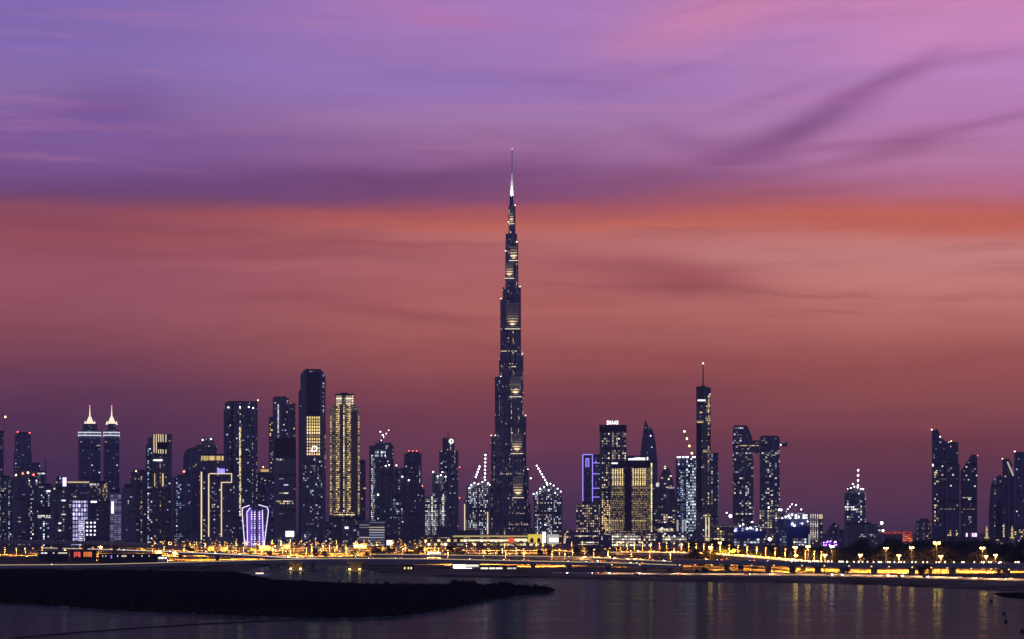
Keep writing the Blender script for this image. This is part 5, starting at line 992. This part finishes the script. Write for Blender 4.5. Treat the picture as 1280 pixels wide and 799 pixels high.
R2 = road('avenue', [gp(380, 2480), gp(520, 2420), gp(640, 2380), gp(760, 2340), gp(900, 2260)], 16); CARLANES.append((R2, 4, .05, .9))
R3 = road('avenue', [gp(120, 2900), gp(250, 2800), gp(400, 2750), gp(560, 2760), gp(760, 2800)], 16); CARLANES.append((R3, 4, .05, .9))
R4 = road('avenue', [gp(130, 3300), gp(300, 3300), gp(500, 3300), gp(760, 3300)], 14); CARLANES.append((R4, 4, .05, .9))

# ------------------------------------------------------------------ street lamps
SOD = glow('sodium_lamp', (1, .46, .07), 3.0)
SODW = glow('warm_lamp', (1, .62, .22), 3.2)
def bulb(name, col, power, cone=150):
    l = bpy.data.lights.new(name, 'SPOT'); l.energy = power; l.color = col; l.spot_size = R(cone); l.spot_blend = .6; l.shadow_soft_size = .5
    return l
BULB = bulb('lamp_bulb', (1, .41, .06), 5.2e5, 160); BULBW = bulb('lamp_bulb', (1, .53, .15), 3.3e5, 160); BULBB = bulb('lamp_bulb', (1, .43, .07), 1.0e6, 165)
BULBS = bulb('lamp_bulb', (1, .58, .24), 2.2e4, 160)
def own_light(o, z, b, y=-2.2):
    l = bpy.data.objects.new('lamp_bulb', b); C.objects.link(l); l.parent = o; l.location = (0, y, z)
def lamp_mesh(h, s=.8):
    b = MB(); b.tube((0, 0, 0), (0, 0, h), .16, .10, 5, 0); b.tube((0, 0, h-.2), (0, -1.8, h+.25), .09, .07, 5, 0)
    b.box(-s*.9, s*.9, -2.2-s*.9, -2.2+s*.9, h-.15, h+.45, 1)
    return b.mesh('street_lamp', weld=False)
LM = {h: lamp_mesh(h) for h in (9, 11, 13, 15)}
LMW = {h: lamp_mesh(h, .45 if h == 7 else .8) for h in (7, 9, 11, 13, 15)}
POLE = mat('lamp_post_paint', (.06, .06, .06), .6)
for me, m in [(q, SOD) for q in LM.values()]+[(q, SODW) for q in LMW.values()]: me.materials.append(POLE); me.materials.append(m)
def lamp(px, Y, label, group, z=GZ, h=11, warm=False, b=None):
    o = bpy.data.objects.new('street_lamp', (LMW if warm else LM)[h]); C.objects.link(o); o.location = (X(px, Y), Y, z-.05); o.rotation_euler = (0, 0, R(180) if b else rnd.choice((0, R(180)))+rnd.uniform(-.3, .3))
    own_light(o, h-.3, b or (BULBW if warm else BULB))
    return tag(o, label, 'street lamp', group)
def along(path, f):
    t = f*(len(path)-1); i = min(len(path)-2, int(t)); return path[i].lerp(path[i+1], t-i)
LL = 'amber street lamp among the hundreds at the feet of the left and middle towers'
LG = 'amber street lamps at the feet of the towers'
n = 0
for Y, x0, x1, step in ((2480, 190, 548, 12.5), (2830, 128, 560, 11), (3120, 196, 700, 12.5), (3480, 186, 740, 12), (3900, 190, 560, 9.5)):
    q = x0
    while q < x1 and n < 205:
        if not 545 < q < 640 or rnd.random() < .75:
            lamp(q+rnd.uniform(-3, 3), Y+rnd.uniform(-90, 90), LL, LG, h=rnd.choice((11, 13, 13, 15)), warm=rnd.random() < .3); n += 1
        q += step*rnd.uniform(.7, 1.3)
for q in range(6, 128, 12): lamp(q+rnd.uniform(-3, 3), rnd.uniform(2850, 3150), 'amber street lamp seen between the piers of the tall left viaduct', 'lamps beyond the tall left viaduct', h=9, warm=q % 5 == 0)
for i in range(26):
    p_ = along(RAMP, .01+.98*(i/25)**1.05)
    o = lamp(640, 2000, 'amber street lamp in the curving row along the gold-lit ramp', 'lamps along the gold-lit ramp', h=9); o.location = p_+Vector((0, 9, -.02)); o.rotation_euler = (0, 0, 0)
for i, (q, Y) in enumerate([(655, 2300), (683, 2260), (699, 2300), (716, 2240), (742, 2260), (757, 2300), (762, 2400), (611, 2350), (628, 2320), (590, 2380), (567, 2330), (548, 2380), (645, 2420), (731, 2380), (775, 2210), (668, 2150), (706, 2120), (789, 2140), (812, 2100), (838, 2060), (580, 2200), (605, 2170), (632, 2120), (690, 2060), (730, 2120), (655, 2060), (760, 2100), (785, 2040), (560, 2160)]):
    lamp(q, Y, 'amber street lamp standing on the lit ground between the ramps in the middle', 'lamps between the ramps', h=13, warm=i % 4 == 0)

def high_mast(px, py, Y, label, big=1.0, m=None, name='street_lamp'):
    m = m or SOD; zt = Z(py, Y)
    r = empty('street_lamp', (X(px, Y), Y, GZ-.05), label, 'street lamp', 'tall highway lamps'); h = zt-GZ
    MB().tube((0, 0, 0), (0, 0, h), .34, .16, 8).build('pole', POLE, r)
    MB().tube((-1.1*big, 0, h-.1), (1.1*big, 0, h-.1), .12, .12, 6).build('arm', POLE, r)
    for q in (-1, 1): MB().ball((q*1.0*big, -.3, h+.5*big), (.62*big), nu=8, nv=5, sz=.8).build('lamp_head', m, r)
    own_light(r, h-.2, BULBB, 0)
    return r
BIGL = glow('bright_sodium', (1, .48, .08), 55, True)
for px, py, Y, big, lab in [
    (888, 685, 1880, 1.1, 'tall amber highway lamp nearest the foot of the antenna tower'), (900, 679, 2150, 1.0, 'tall amber lamp among dark trees just right of the antenna tower'),
    (994, 685, 1900, 1.2, 'left one of two equal tall amber lamps below the blue-netted sites'), (1010, 684, 1900, 1.2, 'right one of two equal tall amber lamps below the blue-netted sites'),
    (995, 695, 1800, .9, 'short amber lamp right under the left of the two tall lamps'), (1031, 694.5, 1800, 1.0, 'short amber lamp where the gold ramp meets the viaduct'),
    (1040, 684, 1900, 1.1, 'tall pinkish-white lamp under the violet fairground lights'), (1075.5, 694.5, 1800, 1.0, 'short amber lamp below the lone unfinished tower'),
    (1107.3, 686, 1850, 1.2, 'tall amber lamp left of the red-glowing showroom'), (1123.5, 695, 1780, 1.0, 'short amber lamp below the red-glowing showroom'),
    (1139.5, 685.5, 1850, 1.25, 'tall amber lamp below the right corner of the red-glowing showroom'), (1171, 680, 1880, 1.9, 'brightest and tallest amber highway lamp, below the shark-fin tower'),
    (1176, 696, 1780, 1.0, 'short amber lamp just right of the brightest tall lamp'), (1228, 686, 1820, 1.3, 'tall amber lamp below the mosque, its reflection the longest'),
    (1232.5, 696, 1780, .9, 'short amber lamp beside the tall lamp below the mosque'), (1244.5, 694.3, 1800, .9, 'lone short amber lamp right of the tall lamp below the mosque'),
    (126, 684.5, 2500, 1.1, 'bright amber lamp at the left end of the lamp rows beside the tall viaduct')]:
    high_mast(px, py, Y, lab, big*.9, glow('pinkish_lamp', (1, .72, .78), 40, True) if 'pinkish' in lab else BIGL)
for px, Y in ((1090, 1636), (1141, 1604), (1185, 1572), (1112, 1624), (940, 1683), (890, 1688), (1031, 1664), (850, 1694), (968, 1680), (1003, 1675), (1062, 1650), (1215, 1550), (1240, 1532), (1262, 1514), (915, 1686), (800, 1706), (765, 1714), (1165, 1586)):  # row largely added to light the wall behind the road and the viaduct side
    lamp(px, Y-8, 'low warm lamp in a row largely added along the right shore road', 'lamps beside the shore road', h=7, warm=True, b=BULBS)

# ------------------------------------------------------------------ waterfront houses and small lit things
B = Bld('waterfront_pavilion', 'flat-roofed waterfront pavilion with brilliant white glazing', 1950, 585, 'building')
B.block('wall', 566, 600, 705, mat('white_wall'), yb=709.5, d=16); B.block('plinth', 563, 602, 709.4, CONC, d=22, dy=-4); B.block('roof_slab', 565, 601, 704, ROOF, yb=705.2, d=20, dy=-2); 
WG = glow('white_glazing', (1, .96, .88), 2.6, True)
B.block('glazing', 566.5, 582, 706, WG, yb=709.3, d=.5, dy=-.6); B.block('glazing', 583, 598, 706.2, glow('warm_glazing', (1, .9, .7), 1.6), yb=708, d=.5, dy=-.6)
B.block('terrace_wall', 567, 597, 711, mat('white_wall'), yb=713, d=3, dy=-9); B.block('terrace_light', 567, 590, 709.9, WG, yb=710.6, d=.6, dy=-5)
B = Bld('boathouse', 'long dark boathouse with a dashed line of white doors right of the white pavilion', 1900, 622, 'building')
B.block('wall', 600, 646, 708, mat('dark_render', (.06, .05, .05), .8), d=12); B.block('roof', 599.5, 646.5, 707, ROOF, yb=708.2, d=14, dy=-1)
for x0, x1 in ((601, 610), (611.5, 619), (620, 628), (634, 640), (641, 645)): B.block('door', x0, x1, 709.6, glow('warm_glazing') if x0 < 625 else glow('dim_glazing', (1, .85, .7), .8), yb=711.4, d=.4, dy=-.5)
B = Bld('cottage', 'small dark cottage with three yellow lit windows by the creek', 1880, 510, 'building')
B.block('wall', 503, 518, 708, mat('dark_render'), d=9); B.prof('roof', [(502, 708.2), (505, 706), (516, 706), (519, 708.2)], ROOF, 10, -.5)
for q in (506, 510.5, 514): B.block('window', q-.9, q+.9, 709, glow('yellow_window', (1, .85, .35), 1.3), yb=711.5, d=.3, dy=-.35)
B = Bld('kiosk', 'long white lit kiosk with a flat roof behind the low bridge', 2500, 543, 'building')
B.block('wall', 534, 551.5, 689.6, mat('white_wall'), d=9); B.block('roof_slab', 533, 552.5, 688.8, ROOF, yb=689.8, d=13, dy=-2)
for i in range(6): B.block('window', 534.6+i*2.85, 536.9+i*2.85, 690.3, glow('cool_glazing', (.9, .95, 1), 1.1), yb=694.5, d=.3, dy=-.35)
B = Bld('riverside_shop', 'low dark shop with a row of red and orange lit signs at the left', 2350, 100, 'building')
B.block('wall', 88, 120, 688.6, mat('dark_render'), d=10); B.block('roof_slab', 87, 121, 687.8, ROOF, yb=688.8, d=13, dy=-2)
for i, (x0, x1) in enumerate(((92.5, 94.5), (95.2, 97), (97.8, 100.5), (104.5, 106.5), (107.2, 109.5), (110.2, 112.5), (113, 114.8))): B.block('sign', x0, x1, 690, glow('red_sign' if i < 3 else 'orange_sign', (1, .12, .10) if i < 3 else (1, .24, .07), .9), yb=696+rnd.uniform(-1, .6), d=.4, dy=-.5)
B = Bld('riverside_shop', 'tiny dark shop with two white lit windows left of the red-signed shop', 2350, 66, 'building')
B.block('wall', 48, 86, 689.8, mat('dark_render'), d=9); B.block('roof_slab', 47.4, 86.6, 689, ROOF, yb=690, d=11, dy=-1)
for x0, x1, m in ((51.5, 54, 'cool_glazing'), (55, 59, 'cool_glazing'), (66, 68, 'dim_glazing'), (72.5, 84, 'dim_glazing')): B.block('window', x0, x1, 690.6, glow(m, (1, .85, .7), .8), yb=692.2, d=.3, dy=-.35)
B = Bld('riverside_shop', 'dark row of boat sheds with small violet and white lamps at the left', 2250, 160, 'building')
B.block('wall', 124, 200, 693.5, mat('dark_render'), d=9); B.block('roof_slab', 123.4, 200.6, 692.6, ROOF, yb=693.7, d=11, dy=-1)
for x0, x1, m in ((138.5, 140, 'violet_lamp_dim'), (128, 128.8, 'cool_glazing'), (132, 132.7, 'cool_glazing'), (146.5, 147.6, 'cool_glazing'), (152, 158, 'dim_glazing'), (166, 167, 'cool_glazing'), (186, 187, 'dim_glazing'), (177, 178, 'cool_glazing')): B.block('window', x0, x1, 694.2, glow(m, (.4, .25, 1), 1.0), yb=696 if x0 != 138.5 else 698, d=.3, dy=-.35)
B = Bld('kiosk', 'small white-lit kiosk under the ramp at the left', 2150, 199, 'building')
B.block('wall', 197, 209, 696, mat('white_wall'), d=6); B.block('roof_slab', 196.5, 209.5, 695.2, ROOF, yb=696.2, d=8, dy=-1)
for q in (199.5, 203, 207): B.block('window', q-1.1, q+1.1, 696.6, glow('white_glazing'), yb=698.4, d=.3, dy=-.35)
bo = empty('moored_boat', (*onplane(326, 720, 0)[:2], 0), 'small moored boat with a pinkish lit cabin by the dark bank', 'boat')
MB().extrude([(-7, 1.2), (-5.8, -.2), (5.5, -.2), (8, 1.6)], -1.8, 1.8).build('hull', mat('white_wall'), bo); MB().box(-4, 2.5, -1.2, 1.2, 1.1, 2.6).build('cabin', mat('white_wall'), bo); MB().box(-3.6, 2.1, -1.3, -1.22, 1.5, 2.3).build('cabin_window', glow('pink_window', (1, .6, .45), 2.2), bo)
bo = tag(MB().box(-6, 6, -1, 1, .0, .0+1.0).box(-5, 5, -1.05, -1.0, .5, .9).build('jetty', mat('pale_concrete'), None), 'pale short jetty on the dark bank under the low bridge ramp', 'jetty'); bo.location = (X(250, 2080), 2080, 1.0)
# dark strip drawn for the edge of rippled water at the lower left and a few buoys at the right
P = [Vector(onplane(a, c, .05)) for a, c in ((20, 797.5), (90, 791.5), (170, 785.5), (250, 780.5), (320, 777.5), (368, 775.5))]
O = P[2].copy(); P = [p-O for p in P]
fb = tag(ribbon(P, normals(P), -.45, .45, -.3, .35, 'ripple_edge', mat('black_rubber', (.012, .012, .018), .6), None), 'long dark strip marking the edge of rippled water below the sandbank', 'barrier'); fb.location = O
bm_ = MB().ball((0, 0, .35), .75, sz=1.2).tube((0, 0, .9), (0, 0, 1.9), .12, .1, 5).mesh('buoy')
for px, py, lab in ((1239, 753, 'small dark buoy nearest the grassy islet'), (1255, 769, 'small dark buoy, upper one of the pair at the right'), (1257.5, 778.5, 'small dark buoy, lower one of the pair at the right'), (1278, 791, 'small dark buoy at the lower right corner of the water')):
    o = bpy.data.objects.new('buoy', bm_); C.objects.link(o); o.location = onplane(px, py, 0); tag(o, lab, 'buoy', 'buoys on the water')
bm_.materials.append(mat('black_rubber'))

# low roadside buildings among the lamps
wallw = [fac('f_low_a', .3, .7, WARM, GOLD, wall=(.34, .27, .18), floor=4, bay=4, zone=.4), fac('f_low_b', .15, .7, NEUT, COOL, wall=(.38, .34, .28), floor=4, bay=5, zone=.4), fac('f_low_c', .4, .8, GOLD, WARM, wall=(.25, .2, .15), floor=4, bay=4, zone=.4)]
q = 196
while q < 545:
    ww = rnd.uniform(6, 15); Y = rnd.uniform(3250, 4000)
    if rnd.random() < .8:
        B = Bld('roadside_building', 'low amber-lit roadside building among the street lamps below the left towers', Y, q+ww/2, 'building', 'roadside buildings below the left towers')
        hh = HY+(CZ-GZ-rnd.uniform(6, 13))*F/Y
        B.block('wall', q, q+ww, hh, rnd.choice(wallw), d=14); B.block('roof', q-.4, q+ww+.4, hh-.5, ROOF, yb=hh+.1, d=16, dy=-1)
    q += ww*rnd.uniform(1.0, 1.7)

# ------------------------------------------------------------------ trees and bushes
LEAF = mat('dark_foliage', (.045, .06, .025), .8, spec=.03, var=.6, scale=.35)
BARK = mat('bark', (.09, .065, .045), .9)
def crown_mesh(h, w, seed, n=900, low=.22, leaf=.55):
    rn = random.Random(seed); b = MB(); lob = []
    for i in range(11):
        a = rn.uniform(0, 6.28); zz = rn.uniform(low+.16, .86); rr_ = w*.5*rn.uniform(.2, .72)*(1-.45*abs(zz-.5)*2)
        lob.append((Vector((math.cos(a)*rr_, math.sin(a)*rr_, zz*h)), rn.uniform(.16, .27)*w))
    for i in range(n):
        c, r_ = rn.choice(lob); d = Vector((rn.gauss(0, 1), rn.gauss(0, 1), rn.gauss(0, .8))).normalized(); p_ = c+d*r_*rn.uniform(.55, 1.08)
        if p_.z < low*h*.7: continue
        u = Vector((rn.gauss(0, 1), rn.gauss(0, 1), rn.gauss(0, 1))).normalized(); v = u.cross(d+Vector((.01, .02, .03))).normalized(); s_ = leaf*rn.uniform(.6, 1.5)
        b.quad([p_-u*s_, p_+v*s_*.6, p_+u*s_, p_-v*s_*.6], [(0, 0)]*4)
    return b.mesh('crown', weld=False)
def trunk_mesh(h, seed):
    rn = random.Random(seed+50); b = MB(); b.tube((0, 0, 0), (0, 0, h*.5), .32, .2, 7)
    for i in range(5):
        a = rn.uniform(0, 6.28); b.tube((0, 0, h*rn.uniform(.25, .48)), (math.cos(a)*h*.22, math.sin(a)*h*.22, h*rn.uniform(.55, .8)), .16, .05, 5)
    return b.mesh('trunk', weld=False)
PROTO = []
for i, (h, w_) in enumerate(((15, 15), (13, 16), (17, 14), (11, 13))):
    c_ = crown_mesh(h, w_, i, 1500, .14); t_ = trunk_mesh(h, i); c_.materials.append(LEAF); t_.materials.append(BARK); PROTO.append((c_, t_))
def tree(px, Y, label, group, s_=1.0, k_=None, z=GZ):
    c_, t_ = PROTO[rnd.randrange(4) if k_ is None else k_]
    r = empty('tree', (X(px, Y), Y, z-.1), label, 'tree', group); r.rotation_euler = (0, 0, rnd.uniform(0, 6.28)); r.scale = (s_*rnd.uniform(.9, 1.2),)*2+(s_,)
    for nm, me in (('crown', c_), ('trunk', t_)):
        o = bpy.data.objects.new(nm, me); C.objects.link(o); o.parent = r
TL = 'dark bushy tree in the dense belt behind the right viaduct'
q = 862
while q < 1300:
    top = interp([(860, 676), (905, 676), (925, 683), (960, 684), (1000, 682), (1030, 684), (1060, 679), (1100, 676), (1150, 677), (1200, 676), (1300, 676)], q)
    for row, Y in enumerate((2060, 2330)):
        hh = (HY-(top+rnd.uniform(-.6, 3.2)))/F*Y+CZ-GZ
        if row == 0: hh *= rnd.uniform(.62, .9)
        tree(q+rnd.uniform(-4, 4), Y+rnd.uniform(-50, 60), TL, 'trees behind the right viaduct', max(.5, hh/14.5))
    q += rnd.uniform(8, 12.5)
q = 470
while q < 860:
    if rnd.random() < .72: tree(q, rnd.uniform(2430, 2700), 'dark tree beside the avenues in front of the mall', 'trees in front of the mall', rnd.uniform(.5, .85))
    q += rnd.uniform(7, 13)
q = 130
while q < 470:
    if rnd.random() < .6: tree(q, rnd.uniform(2560, 2780), 'small dark tree among the street lamps below the left towers', 'trees below the left towers', rnd.uniform(.4, .7))
    q += rnd.uniform(8, 15)
for px, s_ in ((926, .42), (912, .3), (880, .34), (872, .3), (1160, .55), (1150, .5), (1152, .4), (1248, .4), (1060, .35)):
    tree(px, 1712 if px < 1100 else 1640, 'small round tree beside the shore road at the right', 'trees beside the shore road', s_)
bush = [crown_mesh(3.2, 7, 90+i, 500, .02, .32) for i in range(3)]
for m_ in bush: m_.materials.append(mat('black_green_leaf', (.006, .008, .005), .9, spec=0))
for i in range(46):
    px = 470+218*(i/45)**.8+rnd.uniform(-3, 3); py = interp(UP, px)+rnd.uniform(.4, 2.4)
    o = bpy.data.objects.new('bush', bush[i % 3]); C.objects.link(o); L_ = onplane(px, py+1.2, .5); o.location = (L_[0], L_[1], .2); s_ = rnd.uniform(.45, .95)*(1.15 if px > 560 else .7); o.scale = (s_, s_, s_); o.rotation_euler = (0, 0, rnd.uniform(0, 6))
    tag(o, 'low black bush along the back edge of the sandbank', 'bush', 'bushes on the sandbank')

# scrub scattered over the sandbank
b = MB(); rs = random.Random(5)
for i in range(2600):
    px = -60+750*rs.random(); a_, c_ = interp(UP, px), interp(LO, px); f = rs.random(); f = f if rs.random() < .6 else (.9+.1*f)
    L_ = Vector(onplane(px, a_+.6+(c_-a_-.9)*f, .6)); h = rs.uniform(.4, 1.6)
    for k_ in range(3):
        u = Vector((rs.gauss(0, 1), rs.gauss(0, .6), 0))*.5; t_ = L_+Vector((rs.gauss(0, .8), rs.gauss(0, .8), 0)); b.quad([t_-u, t_+u, t_+u*.5+Vector((rs.gauss(0, .2), 0, h)), t_-u*.6+Vector((rs.gauss(0, .2), 0, h*.8))], [(0, 0)]*4)
o = link('scrub', b.mesh('scrub', weld=False), mat('scrub_leaf', (.022, .024, .012), .9, spec=0, var=.6)); tag(o, kind='stuff')

# ------------------------------------------------------------------ cars with their lamps on
def car_parts(col):
    r = bpy.data.objects.new('car', MB().extrude([(-2.2, .35), (2.2, .35), (2.25, .8), (1.2, .95), (.6, 1.42), (-1.1, 1.45), (-1.9, 1.0), (-2.25, .9)], -.88, .88).mesh('car_body')); C.objects.link(r); r.data.materials.append(col)
    for a in (-1.35, 1.35): MB().tube((a, -.9, .34), (a, .9, .34), .34, .34, 10).build('wheel', mat('black_rubber'), r)
    for a in (-.6, .6):
        MB().box(2.24, 2.34, a-.2, a+.2, .55, .85).build('headlight', glow('headlight', (1, .95, .85), 60), r); MB().box(-2.36, -2.26, a-.2, a+.2, .62, .9).build('tail_light', glow('tail_light', (1, .08, .04), 14), r)
    MB().box(-1.0, .5, -.9, .9, 1.0, 1.34).build('window', mat('navy_glass'), r)
    return r
cars = [car_parts(mat(n_, c_, .35)) for n_, c_ in (('white_paint', (.75, .75, .75)), ('silver_paint', (.4, .4, .42)), ('black_paint', (.02, .02, .025)), ('beige_paint', (.5, .42, .3)))]
NAME = ['low creek bridge', 'left ramp', 'tall left viaduct', 'right viaduct', 'gold-lit ramp', 'upper middle ramp', 'shore road', 'front avenue', 'middle avenue', 'back avenue']
used = set(); COL = ['white', 'silver', 'black', 'beige']
for (P, off, f0, f1), nm in zip(CARLANES, NAME):
    L = sum((P[i+1]-P[i]).length for i in range(len(P)-1)); n = int(min(26, L*(f1-f0)/26)); N = normals(P)
    for i in range(n):
        f = f0+(f1-f0)*(i+rnd.uniform(.1, .9))/n; t = f*(len(P)-1); j = min(len(P)-2, int(t)); p_ = P[j].lerp(P[j+1], t-j); s_ = rnd.choice((-1, 1)); d = P[j+1]-P[j]
        c_ = rnd.randrange(4); o = cars[c_] if c_ not in used else copy_tree(cars[c_]); used.add(c_)
        o.location = p_+N[j]*off*s_+Vector((0, 0, .05 if 'avenue' in nm or 'shore' in nm else .065)); o.rotation_euler = (0, 0, math.atan2(d.y, d.x)+(0 if s_ < 0 else math.pi))
        tag(o, '%s car with its lamps on, driving along the %s' % (COL[c_], nm), 'car', 'cars on the %s' % nm)
for i, c_ in enumerate(cars):
    if i not in used: bpy.data.objects.remove(c_)
